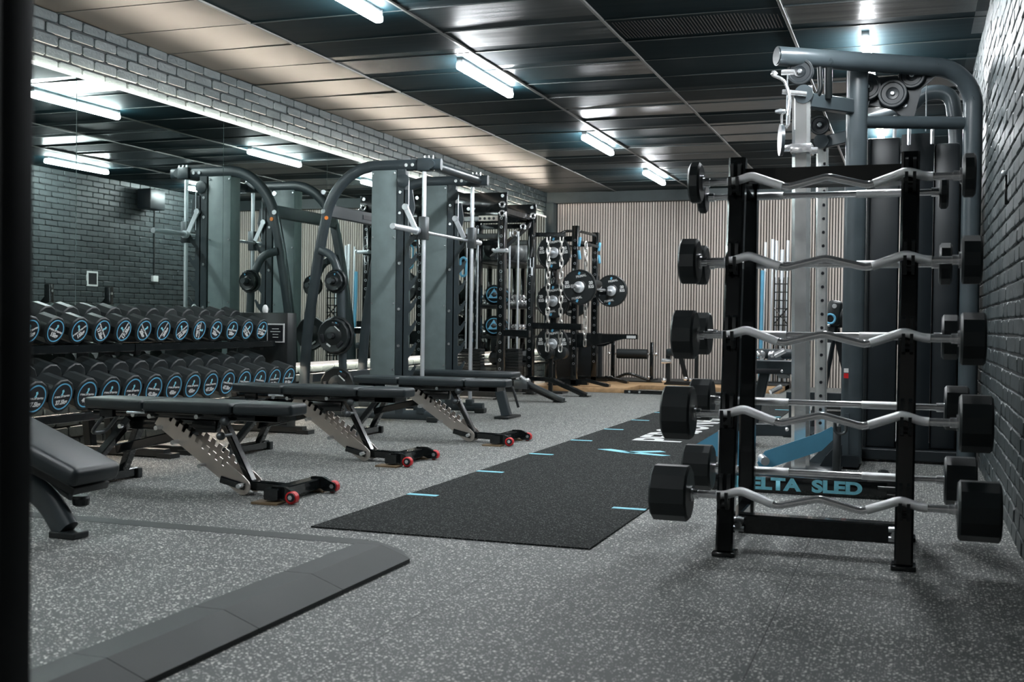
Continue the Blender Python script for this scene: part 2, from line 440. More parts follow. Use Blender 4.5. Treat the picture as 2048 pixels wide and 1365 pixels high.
# ================================================================ the room
b = MB().bb(XL-0.2, XR+0.2, YN-0.1, YB+0.2, -0.1, 0.0)
struct('floor', b, 'floor', 'grey rubber gym floor with pale flecks', 'floor')
b = MB().bb(XL-0.15, -1.925, YN, 3.80, 0.0, 0.05)
single('raised_rubber_flooring', b, 'floor', 'raised area of flecked grey rubber tiles behind the sloped edging strip', 'flooring', kind='structure')
def brick_skin(x, sgn, y0, y1, bands, seed):
    """courses of worn bricks standing proud of a dark bed; sgn: the way the wall faces"""
    rs = random.Random(seed); b = MB(); vs = []; fs = []
    BW, RH, J = 0.232, 0.0775, 0.010
    zr = 0; row = 0
    while zr < ZC+0.02:
        if any(lo-0.08 < zr < hi for lo, hi, *_ in bands):
            ya = y0 - (BW/2 if row % 2 else 0)
            lim = [bd for bd in bands if bd[0]-0.08 < zr < bd[1]][0]
            yy = ya
            ys_, ye_ = (lim[2], lim[3]) if len(lim) > 2 else (y0, y1)
            while yy < y1:
                if yy + BW > ys_ and yy < ye_:
                    w_ = BW-J + rs.uniform(-0.005, 0.004); c0 = yy + rs.uniform(-0.003, 0.003)
                    z0 = zr + rs.uniform(-0.002, 0.002); z1 = zr + RH-J + rs.uniform(-0.003, 0.003)
                    d = 0.010 + rs.uniform(-0.002, 0.003); tl = rs.uniform(-0.0015, 0.0015); tz = rs.uniform(-0.0015, 0.0015)
                    k = [rs.uniform(0.007, 0.017) for _ in range(4)]
                    def ring(e, dep):
                        a0, a1, b0, b1 = c0+e, c0+w_-e, z0+e, z1-e
                        pts = [(a0+k[0], b0), (a1-k[1], b0), (a1, b0+k[1]*.8), (a1, b1-k[2]*.8), (a1-k[2], b1), (a0+k[3], b1), (a0, b1-k[3]*.8), (a0, b0+k[0]*.8)]
                        return [(x+sgn*(dep+tl*((p[0]-c0)/w_-.5)*2+tz*((p[1]-z0)/RH-.5)*2 if dep > 0.001 else x*0+dep), p[0], p[1]) for p in pts]
                    o = len(vs)
                    for e, dep in ((-0.0015, 0.0), (0.0, d*0.62), (0.0045, d)): vs.extend(ring(e, dep))
                    for q in (0, 8):
                        for m_ in range(8): fs.append((o+q+m_, o+q+(m_+1) % 8, o+q+8+(m_+1) % 8, o+q+8+m_))
                    fs.append(tuple(range(o+16, o+24)))
                yy += BW
        zr += RH; row += 1
    return b.add([V(v) for v in vs], fs)
wl = struct('wall_left', MB().bb(XL-0.15, XL, YN-0.1, YB+0.1, 0, ZC+0.1), 'mortar', 'dark painted brick wall that carries the mirrors', 'wall')
struct('brickwork', brick_skin(XL, 1, 1.0, YB-0.2, [(0.0, 0.48), (2.40, ZC), (0.48, 2.40, 16.52, 17.0)], 5), 'brick_left', '', '', parent=wl, smooth=25)
wr = struct('wall_right', MB().bb(XR, XR+0.15, YN-0.1, YB+0.1, 0, ZC+0.1), 'mortar', 'black painted brick wall beside the barbell rack', 'wall')
struct('brickwork', brick_skin(XR, -1, 2.0, YB-0.1, [(0.0, ZC)], 9), 'brick_right', '', '', parent=wr, smooth=25)
struct('wall_near', MB().bb(XL-0.1, XR+0.1, YN-0.15, YN, 0, ZC+0.1), 'nearwall', 'plain pale wall behind the camera', 'wall')
b = MB().bb(XL-0.1, XR+0.1, YB, YB+0.15, 0, ZC+0.1)
struct('wall_back', b, 'mortar', 'black felt wall behind the timber slats', 'wall')
b = MB(); x = -5.16
while x < XR-0.01:
    b.bb(x, x+0.0245, YB-0.022, YB, 0.0, 2.70, bev=0.0015, seg=1); x += 0.040
single('slat_cladding', b, 'slat', 'vertical pale oak slat cladding covering the far wall', 'wall cladding', kind='structure')
struct('trim_1', MB().bb(XL, XR, YB-0.16, YB-0.001, 2.70, ZC), 'bulk', 'dark boxed beam above the slat cladding', 'beam')
struct('trim_2', MB().bb(XL, XL+0.13, YB-0.20, YB-0.002, 0, 2.70, bev=0.003), 'trim', 'narrow dark corner post beside the slats', 'post')
# ceiling: panels that sag a touch, between thin bars
b = MB().bb(XL-0.1, XR+0.1, YN-0.1, YB+0.1, ZC+0.03, ZC+0.12)
ce = struct('ceiling', b, 'label', 'dark ceiling of long gloss panels', 'ceiling')
pb = MB(); pp = MB(); rs = random.Random(3)
xs = [-5.36, -4.22, -3.08, -1.94, -0.80, 0.44]
y = -3.0 + 0.16
ys = []
while y < YB+0.3: ys.append(y); y += 0.595
for i in range(len(xs)-1):
    for j in range(len(ys)-1):
        x0, x1, y0, y1 = xs[i]+0.004, xs[i+1]-0.004, ys[j]+0.003, ys[j+1]-0.003
        tx, ty = rs.uniform(-1, 1)*0.004, rs.uniform(-1, 1)*0.0035
        q = [(x0, y0, ZC+tx+ty), (x1, y0, ZC-tx+ty), (x1, y1, ZC-tx-ty), (x0, y1, ZC+tx-ty)]
        (pp if i == 0 else pb).add([V(p) for p in q] + [V(p)+V((0, 0, 0.012)) for p in q], [(0, 3, 2, 1), (4, 5, 6, 7), (0, 1, 5, 4), (1, 2, 6, 5), (2, 3, 7, 6), (3, 0, 4, 7)])
struct('ceiling_panels', pb, 'ceiling', '', '', parent=ce)
struct('ceiling_border_panels', pp, 'ceiling_pale', '', '', parent=ce)
tb = MB()
for x in xs[1:-1]: tb.bb(x-0.010, x+0.010, YN, YB-0.16, ZC-0.012, ZC+0.004, bev=0.002, seg=1)
tj = MB()
for yy in ys: tj.bb(XL, XR, yy-0.004, yy+0.004, ZC-0.006, ZC+0.002)
struct('ceiling_bars', tb, 'tbar', '', '', parent=ce)
struct('ceiling_joints', tj, 'tbar_dark', '', '', parent=ce)
vt = MB()
for k in range(50): vt.bb(-1.90+k*0.0215, -1.893+k*0.0215, 7.34, 7.78, ZC-0.004, ZC+0.001)
struct('ceiling_grille', vt, 'label', '', '', parent=ce)
# door leaf at the near left
b = MB().bb(-1.75, -0.925, 0.98, 1.03, 0.0, 2.3, bev=0.004)
d = struct('door_1', b, 'door', 'dark door frame edge at the near left', 'door')
struct('door_trim', MB().bb(-1.75, -0.932, 0.972, 0.98, 1.28, 1.30), 'darkmetal', '', '', parent=d)
# skirting where the right wall meets the floor
# edging strips around the raised floor
b = MB()
prof = [(0, 0), (0.215, 0), (0.215, 0.014), (0.100, 0.056), (0.0, 0.056)]
seg = [(-2.9+0.0, -1.0), (-1.0, 0.9), (0.9, 1.75), (1.75, 2.28), (2.28, 2.78), (2.78, 3.28), (3.28, 3.80)]
for y0, y1 in seg:
    b.prism(prof, (-1.925, y0+0.0015, 0), (1, 0, 0), (0, 0, 1), (0, y1-y0-0.003, 0))
b.add([V(p) for p in [(-1.925, 3.80, 0), (-1.71, 3.80, 0), (-1.71, 3.80, .014), (-1.825, 3.80, .056), (-1.925, 3.80, .056), (-1.925, 3.93, 0), (-1.80, 3.93, 0), (-1.80, 3.93, .014), (-1.87, 3.86, .056), (-1.925, 3.86, .056)]],
      [(0, 1, 2, 3, 4), (5, 9, 8, 7, 6), (0, 5, 6, 1), (1, 6, 7, 2), (2, 7, 8, 3), (3, 8, 9, 4), (4, 9, 5, 0)])
single('rubber_edging_strip', b, 'rubbermat', 'sloped grey rubber edging strip running toward the camera', 'floor edging', smooth=8)
b = MB().prism([(0, 0), (0.11, 0), (0.11, 0.040), (0.095, 0.051), (0, 0.051)], (-5.2, 3.80, 0), (0, 1, 0), (0, 0, 1), (3.273, 0, 0))
single('rubber_edging_strip', b, 'rubbermat', 'thin grey rubber strip across the floor behind the curved bench foot', 'floor edging')

# sled track
b = MB().bb(-2.385, -1.165, 4.28, 14.0, 0.0005, 0.006)
mt = single('sled_track_mat', b, 'turf', 'long charcoal sled track with blue distance marks', 'mat', loc=(-1.775, 10.0, 0))
for k in range(9):
    yy = 5.27 + k*0.975
    for x0 in (-2.385, -1.325):
        part('distance_mark', MB().bb(x0, x0+0.16, yy-0.022, yy+0.022, 0.005, 0.0075), 'cyan', mt)
part('track_logo', MB().prism([(-0.30, 0.05), (-0.05, -0.10), (0.02, -0.04), (-0.22, 0.10)], (-1.74, 7.62, 0.0062), (1, 0, 0), (0, 1, 0), (0, 0, 0.0015))
     .prism([(-0.12, -0.02), (0.12, 0.14), (0.17, 0.08), (-0.02, -0.05)], (-1.74, 7.62, 0.0062), (1, 0, 0), (0, 1, 0), (0, 0, 0.0015))
     .prism([(-0.08, -0.08), (0.20, -0.16), (0.24, -0.11), (0.0, -0.02)], (-1.74, 7.62, 0.0062), (1, 0, 0), (0, 1, 0), (0, 0, 0.0015)), 'cyan', mt)
letters('track_lettering', 'PERSONAL', 0.50, (-1.76, 9.55, 0.0085), (0, 1, 0), (-1, 0, 0), 'white', mt, bold=0.012, sx=1.0)

# mirrors with lit edges
MY = [4.50, 6.21, 7.92, 9.64, 11.36, 13.08, 14.80, 16.50]
LB = ['nearest the door', 'behind the near dumbbells', 'behind the far end of the dumbbell rack', 'behind the grey smith machine', 'behind the black cable rig', 'behind the ball shelf', 'next to the corner post']
b = MB().bb(XL, XM-0.008, 1.0, 16.5, 0.50, 2.44)
single('mirror_backing', b, 'lamp_body', 'pale backing board between brick wall and mirrors', 'backing board')
MY0 = [1.08, 2.79] + MY
LB0 = ['outside the view near the door', 'just past the door edge'] + LB
for i in range(len(MY0)-1):
    b = MB().bb(XM-0.006, XM, MY0[i]+0.003, MY0[i+1]-0.003, 0.49, 2.46)
    single('wall_mirror', b, 'mirror', 'tall frameless wall mirror panel ' + LB0[i], 'mirror', group='wall mirrors along the brick wall', loc=(XM, (MY0[i]+MY0[i+1])/2, 0.49))
# light profiles: frosted face seen from the room, the bright strip tilted up (or down) and outward behind it
for z0, sg, lab in ((2.462, 1, 'pale light profile with warm strip along the top edge of the mirrors'), (0.488, -1, 'pale light profile with warm strip along the bottom edge of the mirrors')):
    t = empty('light_profile', lab, 'light strip', (XL, 9.0, z0))
    part('profile_face', MB().bb(XM-0.012, XM-0.004, 1.0, 16.5, min(z0, z0+sg*0.026), max(z0, z0+sg*0.026)), 'profile', t, label='frosted pale face')
    part('channel', MB().bb(XL+0.001, XM-0.013, 1.0, 16.5, min(z0, z0+sg*0.008), max(z0, z0+sg*0.008)), 'lamp_body', t)
    part('glowing_strip', MB().prism([(0, 0), (0.012, 0.0), (0.016, 0.010), (0.006, 0.016)], (XL+0.027, 1.0, z0+sg*0.009), (1, 0, 0), (0, 0, sg), (0, 15.5, 0)), 'strip', t)

# battens
def batten(x, yc, lab):
    t = empty('ceiling_light', lab, 'light', (x, yc, ZC), group='linear ceiling lights')
    b = MB().box((x, yc, ZC-0.017), (0.045, 1.13, 0.034), bev=0.004)
    part('lamp_housing', b, 'lamp_body', t)
    b = MB().box((x, yc, ZC-0.060), (0.062, 1.16, 0.052), bev=0.018)
    part('diffuser', b, 'lamp', t, label='glowing white diffuser')
    b = MB()
    for s in (-1, 1): b.box((x, yc+s*0.570, ZC-0.017), (0.050, 0.010, 0.034), bev=0.003)
    pieces('end_cap', b, 'lamp_body', t)
L1 = [(2.55, 'linear ceiling light over the raised floor'), (6.06, 'white linear ceiling light over the first bench, cut by the top of the frame'),
      (8.58, 'white linear ceiling light above the smith machine, second from the camera'), (12.03, 'white linear ceiling light above the sled track, third in the row'), (14.9, 'white linear ceiling light nearest the slat wall')]
for yc, lab in L1: batten(-3.24, yc, lab)
batten(-3.0, -2.2, 'added unseen linear light behind the camera that brightens the pale wall')  # added out of view: lights the near wall so dark steel reflects it
for yc, lab in [(6.3, 'linear ceiling light between barbell rack and cable machine'), (8.62, 'white linear ceiling light right above the cable machine'), (12.05, 'white linear ceiling light seen behind the cable machine top'), (15.0, 'linear ceiling light behind the cable machine near the slats')]:
    batten(-0.33, yc, lab)

# things on the right wall that show in the mirror
t = empty('wall_speaker', 'black wall speaker seen in the mirror above the dumbbells', 'speaker', (XR-0.02, 14.3, 2.55))
part('speaker_cabinet', MB().box((XR-0.20, 14.3, 2.63), (0.24, 0.36, 0.30), bev=0.02), 'shroud', t)
part('bracket', MB().bb(XR-0.09, XR, 14.26, 14.34, 2.58, 2.66), 'blacktube', t)
t = empty('wall_notice', 'small framed black notice seen in the mirror on brick', 'sign', (XR, 13.24, 1.41))
part('notice_frame', MB().bb(XR-0.02, XR-0.001, 13.13, 13.35, 1.31, 1.52), 'white', t)
part('notice_panel', MB().bb(XR-0.023, XR-0.018, 13.155, 13.325, 1.335, 1.495), 'label', t)
b = MB().tube([(XR-0.02, 14.62, 1.5), (XR-0.02, 14.62, 2.84)], 0.012)
t = empty('wall_conduit', 'thin dark conduit with a junction box seen in the mirror', 'conduit', (XR, 14.62, 1.45))
part('pipe', b, 'blacktube', t); part('junction_box', MB().box((XR-0.03, 14.62, 1.47), (0.05, 0.12, 0.09), bev=0.005), 'white', t)
t = empty('wall_hook', 'small black and chrome hook bar on the right brick wall', 'hook', (XR, 6.1, 1.6))
part('hook_plate', MB().bb(XR-0.02, XR-0.001, 5.842, 5.858, 1.46, 1.60, bev=0.003), 'black', t)
part('hook_end', MB().ball((XR-0.025, 5.85, 1.61), 0.013), 'steel', t)
# ================================================================ barbell rack
RX0, RX1 = -0.66, -0.015
rack = empty('barbell_rack', 'black steel two-sided barbell rack in the foreground by the brick wall', 'rack', ((RX0+RX1)/2, 4.65, 0))
def upright(x, y0, y1, h):
    b = MB().rect([(x, y0, 0.018), (x, y1, h)], 0.066, 0.062, (1, 0, 0), 0.008)
    b.box((x, y0+(y1-y0)*0.006, 0.009), (0.088, 0.10, 0.018), bev=0.004)
    return b
for x in (RX0, RX1):
    part('upright', upright(x, 4.385, 4.575, 1.535), 'black', rack)
    part('upright', upright(x, 4.99, 4.93, 1.475), 'black', rack)
    pieces('side_rail', MB().rect([(x, 4.43, 0.10), (x, 4.96, 0.10)], 0.05, 0.05, (1, 0, 0)).rect([(x, 4.58, 1.46), (x, 4.93, 1.43)], 0.05, 0.05, (1, 0, 0)), 'black', rack)
b = MB().rect([(RX0+0.03, 4.56, 0.10), (RX1-0.03, 4.56, 0.10)], 0.07, 0.075, (0, 1, 0))
b.use('black')
part('cross_beam', b, 'black', rack)
b = MB()
for x in (RX0+0.035, RX1-0.035):
    for z in (0.085, 0.12): b.cyl((x-0.02, 4.50, z), (x+0.02, 4.50, z), 0.010, n=8).cyl((x, 4.515, z), (x, 4.525, z), 0.012, n=6)
    b.cyl((x, 4.49, 0.10), (x, 4.53, 0.10), 0.013, n=6)
pieces('bolt', b, 'bolt', rack)
part('top_tray', MB().box(((RX0+RX1)/2, 4.77, 1.475), (0.62, 0.28, 0.012), rot=(-0.12, 0, 0), bev=0.003).bb(RX0+.03, RX1-.03, 4.60, 4.62, 1.44, 1.50), 'black', rack)
FR = [(4.335, 0.235), (4.375, 0.54), (4.415, 0.84), (4.45, 1.125), (4.49, 1.435)]
RR = [(5.035, 0.25), (5.03, 0.55), (5.03, 0.84), (5.02, 1.14), (5.015, 1.435)]
BCX = -0.312
cradle = None
for rows, s in ((FR, -1), (RR, 1)):
    for (y, z) in rows:
        for x in (RX0, RX1):
            yu = y - s*0.045
            b = MB()
            poly = [(-0.035, -0.045), (0.012, -0.045), (0.040, -0.012), (0.042, 0.022), (0.030, 0.022), (0.022, -0.006), (-0.002, -0.012), (-0.012, 0.006), (-0.012, 0.075), (-0.035, 0.085)]
            for dx in (-0.020, 0.008): b.prism(poly, (x+dx, y, z-0.006), (0, s, 0), (0, 0, 1), (0.012, 0, 0))
            b.use('black') if False else None
            b.cyl((x-0.02, y+s*0.012, z-0.030), (x+0.02, y+s*0.012, z-0.030), 0.012, n=10)
            part('bar_holder', b, 'blacktube', rack)

def head_mb(r, t, n=12, bev=0.010, rot=PI/12):
    k = 1/math.cos(PI/n)
    return MB().lathe((0, 0, 0), (1, 0, 0), [(-t/2, (r-bev)*k), (-t/2+bev*0.8, r*k), (t/2-bev*0.8, r*k), (t/2, (r-bev)*k)], n=n, rot=rot)
HW = 0.475
def ez_bar(y, z, r, t, lab, row):
    o = empty('ez_curl_bar', lab, 'barbell', (BCX, y, z), group='fixed curl bars on the near side of the rack')
    sh = fillet([(-HW, 0, 0), (-0.352, 0, 0.0), (-0.285, 0, 0.022), (-0.150, 0, -0.027), (0, 0, 0.010), (0.150, 0, -0.027), (0.285, 0, 0.022), (0.352, 0, 0.0), (HW, 0, 0)], 0.018, 5)
    part('shaft', MB().tube(sh, 0.0140, 14), 'chrome', o, local=True)
    for s in (-1, 1):
        g = fillet([(s*0.375, 0, 0), (s*0.345, 0, 0.002), (s*0.285, 0, 0.022), (s*0.168, 0, -0.021)], 0.018, 5)
        part('grip', MB().tube(g, 0.0165, 14), 'knurl', o, local=True)
        h = part('weight_head', head_mb(r, t), 'rubber', o, local=True); h.location = (s*(HW+t/2), 0, 0)
        part('collar', MB().cyl((s*(HW-0.030), 0, 0), (s*HW, 0, 0), 0.019, n=16).cyl((s*(HW-0.008), 0, 0), (s*(HW+.001), 0, 0), 0.030, n=16), 'chrome', o, local=True)
def straight_bar(y, z, r, t, lab, cx):
    o = empty('straight_barbell', lab, 'barbell', (cx, y, z), group='fixed straight bars on the far side of the rack')
    part('shaft', MB().cyl((-HW, 0, 0), (HW, 0, 0), 0.0135, n=14), 'chrome', o, local=True)
    for s in (-1, 1):
        part('grip', MB().cyl((s*0.15, 0, 0), (s*0.335, 0, 0), 0.0165, n=14), 'knurl', o, local=True)
        h = part('weight_head', head_mb(r, t), 'rubber', o, local=True); h.location = (s*(HW+t/2), 0, 0)
        part('collar', MB().cyl((s*(HW-0.030), 0, 0), (s*HW, 0, 0), 0.019, n=16), 'chrome', o, local=True)
rows = [('lowest', 0.104, 0.142), ('second lowest', 0.101, 0.112), ('middle', 0.094, 0.086), ('second highest', 0.087, 0.070), ('highest', 0.078, 0.046)]
ordw = ['bottom row of the rack, with the thickest heads', 'second row up on the rack', 'middle row of the rack', 'fourth row up on the rack', 'top row of the rack, with the thinnest heads']
for (y, z), (nm, r, t), ow in zip(FR, rows, ordw):
    ez_bar(y, z, r, t, 'wavy chrome curl bar on the near %s' % ow, nm)
rrow = [(0.098, 0.125), (0.090, 0.095), (0.092, 0.066), (0.085, 0.050), (0.068, 0.036)]
ordr = ['bottom row', 'second row up', 'middle row', 'fourth row up', 'top row']
for (y, z), (r, t), ow, cx in zip(RR, rrow, ordr, (-0.340, -0.345, -0.360, -0.375, -0.380)):
    straight_bar(y, z, r, t, 'straight chrome barbell behind the curl bar on the far %s' % ow, cx)

# ================================================================ flat adjustable benches
def bench_at(loc, lab, first=[None]):
    if first[0] is not None:
        o = copy_tree(first[0]); o.location = loc; o['label'] = lab; return o
    o = empty('adjustable_bench', lab, 'bench', loc, group='adjustable benches in front of the dumbbells')
    first[0] = o
    P = dict(local=True)
    def pad(x0, x1, w0, w1, z0=0.405, z1=0.462):
        bm = bmesh.new(); bmesh.ops.create_cube(bm, size=1)
        for v in bm.verts:
            wd = w0 if v.co.x < 0 else w1
            v.co = V((x0 if v.co.x < 0 else x1, v.co.y*wd, z0 if v.co.z < 0 else z1))
        bmesh.ops.bevel(bm, geom=bm.edges[:], offset=0.020, segments=4, profile=0.6, affect='EDGES')
        b = MB(); bm.verts.index_update(); b.add([v.co.copy() for v in bm.verts], [tuple(v.index for v in f.verts) for f in bm.faces]); bm.free()
        return b
    part('head_pad', pad(-0.615, -0.228, 0.20, 0.28), 'vinyl', o, **P)
    part('back_pad', pad(-0.220, 0.298, 0.285, 0.285), 'vinyl', o, **P)
    part('seat_pad', pad(0.306, 0.605, 0.28, 0.16), 'vinyl', o, **P)
    b = MB()
    for s in (-1, 1):
        b.bb(-0.57, 0.53, s*0.062-0.018, s*0.062+0.018, 0.372, 0.406, bev=0.004)
    b.bb(-0.52, -0.44, -0.09, 0.09, 0.365, 0.40).bb(0.40, 0.54, -0.08, 0.08, 0.375, 0.405)
    b.bb(-0.40, 0.14, -0.028, 0.028, 0.30, 0.365, bev=0.006)
    part('pad_rail', b, 'black', o, **P)
    # notched ladder plates
    a = V((-0.175, 0, 0.375)); e = V((0.320, 0, 0.045)); d = (e-a); Ln = d.length; u = d.normalized(); n_ = V((u.z, 0, -u.x))
    if n_.z < 0: n_ = -n_
    up = []
    nt_ = 9
    for k in range(nt_):
        s0 = 0.05 + k*(Ln-0.17)/nt_
        up += [(s0, 0.045), (s0+0.008, 0.018), (s0+0.024, 0.018), (s0+0.024, 0.045)]
    poly = [(0, -0.045), (0, 0.045)] + up + [(Ln-0.02, 0.045)] + [(Ln+0.043*math.sin(t), 0.043*math.cos(t)) for t in [PI*k/8 for k in range(1, 8)]] + [(Ln-0.03, -0.045)]
    for s in (-1, 1):
        part('ladder_plate', MB().prism(poly, a+V((0, s*0.058-0.004, 0)), u, n_, (0, 0.008, 0)), 'plate_steel', o, **P)
    part('lift_strut', MB().rect([(0.165, 0, 0.375), (0.335, 0, 0.065)], 0.05, 0.032, (0, 1, 0), 0.005), 'black', o, label='polished black strut', **P)
    b = MB().rect([(0.30, 0, 0.048), (0.60, 0, 0.040)], 0.055, 0.045, (0, 1, 0))
    b.rect([(0.585, -0.235, 0.045), (0.585, 0.235, 0.045)], 0.075, 0.055, (1, 0, 0))
    for s in (-1, 1): b.prism([(-0.03, 0.0), (0.05, -0.035), (0.105, -0.038), (0.105, 0.005), (0.04, 0.035), (-0.03, 0.035)], (0.60, s*0.19-0.012, 0.045), (1, 0, 0), (0, 0, 1), (0, 0.024, 0))
    part('front_foot', b, 'black', o, **P)
    pieces('foot_plate', MB().bb(0.50, 0.64, -0.27, -0.18, 0.0, 0.010).bb(0.50, 0.64, 0.18, 0.27, 0.0, 0.010), 'tan', o, **P)
    for s in (-1, 1):
        wl = part('wheel', MB().lathe((0.685, s*0.205-0.020, 0.032), (0, 1, 0), [(0, 0.023), (0.005, 0.030), (0.035, 0.030), (0.040, 0.023)], n=24), 'red', o, label='red transport wheel', **P)
        part('wheel_hub', MB().use('label').cyl((0.690, s*0.205-0.024, 0.036), (0.690, s*0.205-0.0195, 0.036), 0.021, n=16).use('bolt').cyl((0.690, s*0.205-0.031, 0.036), (0.690, s*0.205-0.024, 0.036), 0.012, n=6), 'bolt', wl, **P)
    for s in (-1, 1):
        b = MB().rect([(-0.36, s*0.05, 0.355), (-0.575, s*0.17, 0.045)], 0.055, 0.038, (0, 1, 0), 0.005)
        part('rear_leg', b, 'black', o, **P)
    b = MB().rect([(-0.58, -0.26, 0.035), (-0.58, 0.26, 0.035)], 0.07, 0.05, (1, 0, 0))
    b.use('black'); 
    part('rear_foot', b, 'black', o, **P)
    b = MB()
    for s in (-1, 1): b.bb(-0.63, -0.53, s*0.262-0.02, s*0.262+0.02, 0.0, 0.055, bev=0.006)
    pieces('foot_cap', b, 'rubber', o, **P)
    part('handle', MB().tube(fillet([(-0.52, -0.06, 0.36), (-0.60, -0.06, 0.27), (-0.60, 0.06, 0.27), (-0.52, 0.06, 0.36)], 0.04, 4), 0.010), 'darkmetal', o, **P)
    for x, z, r in ((0.255, 0.372, 0.026), (0.232, 0.298, 0.024)):
        part('adjuster_knob', MB().ball((x, -0.12, z), r, n=14, sz=0.9).cyl((x, -0.11, z), (x, -0.03, z), 0.009, n=8), 'darkmetal', o, **P)
    b = MB()
    for x, z in ((-0.30, 0.382), (-0.20, 0.378), (0.08, 0.386), (-0.06, 0.25), (-0.16, 0.32), (0.10, 0.14), (0.325, 0.052), (-0.38, 0.32)):
        b.cyl((x, -0.110, z), (x, -0.062, z), 0.012, n=8)
    b.cyl((-0.33, -0.11, 0.395), (-0.22, -0.11, 0.398), 0.010, n=8)
    pieces('bolt', b, 'bolt', o, **P)
    part('brace_lever', MB().rect([(0.20, -0.068, 0.075), (0.335, -0.068, 0.045)], 0.016, 0.036, (0, 1, 0)), 'black', o, **P)
    b = MB().cyl((-0.44, 0, 0.30), (-0.44, 0, 0.36), 0.03).bb(-0.50, -0.05, -0.03, 0.03, 0.20, 0.25) if False else MB().rect([(-0.47, 0, 0.19), (0.0, 0, 0.30)], 0.05, 0.05, (0, 1, 0))
    part('spine', b, 'black', o, **P)
    return o
bench_at((-3.45, 4.985, 0), 'black flat bench nearest the camera, with red wheels and notched steel plates')
bench_at((-3.53, 6.48, 0), 'black flat bench with red wheels, the middle one in front of the dumbbells')
bench_at((-3.36, 7.84, 0), 'black flat bench with red wheels closest to the smith machine')

# plain bench inside the smith machine
o = empty('flat_bench', 'plain black flat bench with grey leg and carry handle inside the smith machine', 'bench', (-3.95, 9.9, 0))
part('pad', MB().box((-3.95, 9.90, 0.395), (1.08, 0.28, 0.055), bev=0.02, seg=3), 'vinyl', o)
part('rail', MB().bb(-4.42, -3.50, 9.87, 9.93, 0.315, 0.368, bev=0.006), 'blacktube', o)
part('front_leg', MB().rect([(-3.60, 9.90, 0.36), (-3.50, 9.90, 0.02)], 0.07, 0.085, (0, 1, 0)), 'frame', o, label='slate grey leg')
part('front_foot', MB().bb(-3.56, -3.42, 9.72, 10.08, 0.0, 0.022, bev=0.006), 'blacktube', o)
part('handle', MB().tube(fillet([(-3.56, 9.88, 0.30), (-3.44, 9.88, 0.29), (-3.38, 9.88, 0.10)], 0.03, 5), 0.012), 'blacktube', o)
part('rear_leg', MB().rect([(-4.35, 9.90, 0.36), (-4.40, 9.90, 0.02)], 0.06, 0.06, (0, 1, 0)).bb(-4.46, -4.34, 9.68, 10.12, 0.0, 0.03), 'frame', o)

# curved bench at the near left
o = empty('curved_leg_bench', 'slate bench with inclined pad and curved leg at the left edge', 'bench', (-3.5, 3.6, 0.03))
def slanted(x0, z0, x1, z1, y0, y1, th, bev=0.018):
    b = MB(); L_ = math.hypot(x1-x0, z1-z0); a = math.atan2(z1-z0, x1-x0)
    return b.box(((x0+x1)/2, (y0+y1)/2, (z0+z1)/2), (L_, y1-y0, th), rot=(0, -a, 0), bev=bev, seg=3)
part('seat_pad', slanted(-4.45, 0.87, -2.895, 0.277, 3.43, 3.70, 0.075, 0.028), 'vinyl', o)
part('pad_board', slanted(-4.40, 0.785, -2.93, 0.228, 3.47, 3.67, 0.03, 0.004), 'blacktube', o)
part('curved_leg', MB().oval(fillet([(-4.35, 3.56, 0.22), (-3.9, 3.56, 0.33), (-3.45, 3.55, 0.32), (-3.10, 3.52, 0.20), (-2.985, 3.50, 0.075)], 0.35, 10), 0.065, 0.105, (0, 1, 0)), 'frame', o)
part('inner_rail', MB().oval(fillet([(-4.35, 3.66, 0.25), (-3.9, 3.66, 0.35), (-3.40, 3.66, 0.33), (-3.06, 3.62, 0.19)], 0.35, 10), 0.04, 0.05, (0, 1, 0)), 'frame', o)
part('foot', MB().box((-2.975, 3.50, 0.063), (0.118, 0.085, 0.026), bev=0.006), 'rubber', o)
part('knob', MB().lathe((-2.97, 3.56, 0.20), (0, 0, -1), [(0, 0.03), (0.01, 0.034), (0.035, 0.030), (0.04, 0.02)], n=16), 'rubber', o)
part('pivot_post', MB().rect([(-3.40, 3.60, 0.30), (-3.36, 3.60, 0.42)], 0.05, 0.05, (0, 1, 0)).bb(-4.4, -4.3, 3.45, 3.75, 0.03, 0.24), 'blacktube', o)

# ================================================================ dumbbell racks and dumbbells
for (y0, y1, lab) in ((4.30, 6.16, 'long black two-tier dumbbell rack under the mirror, near half'), (6.17, 7.88, 'long black two-tier dumbbell rack under the mirror, far half')):
    t = empty('dumbbell_rack', lab, 'rack', (-4.85, (y0+y1)/2, 0))
    for yy in (y0+0.10, y1-0.10):
        b = MB().rect([(-4.40, yy, 0.03), (-5.12, yy, 0.03)], 0.07, 0.05, (0, 1, 0))
        b.rect([(-4.98, yy, 0.03), (-5.05, yy, 0.62), (-5.05, yy, 0.74)], 0.06, 0.06, (0, 1, 0)).rect([(-5.02, yy, 0.36), (-4.52, yy, 0.25)], 0.05, 0.05, (0, 1, 0)).rect([(-5.05, yy, 0.70), (-4.78, yy, 0.66)], 0.05, 0.05, (0, 1, 0))
        b.bb(-4.44, -4.34, yy-0.05, yy+0.05, 0, 0.03)
        part('side_frame', b, 'blacktube', t)
    for nm, xa, za, xb, zb in (('lower_shelf', -4.50, 0.305, -4.86, 0.36), ('upper_shelf', -4.75, 0.685, -5.06, 0.73)):
        b = MB()
        for xx, zz in ((xa, za), (xb, zb)):
            b.rect([(xx, y0, zz), (xx, y1, zz)], 0.05, 0.055, (0, 0, 1))
        part(nm, b, 'black', t)
random.seed(11)
upper_w = ['12.5', '15', '15', '15', '17.5', '17.5', '20', '20', '22.5', '22.5', '25', '25', '27.5', '27.5']
upper_a = [0, -22, 16, -34, 50, -62, 44, -64, -36, 84, 24, 6, 34, 10]
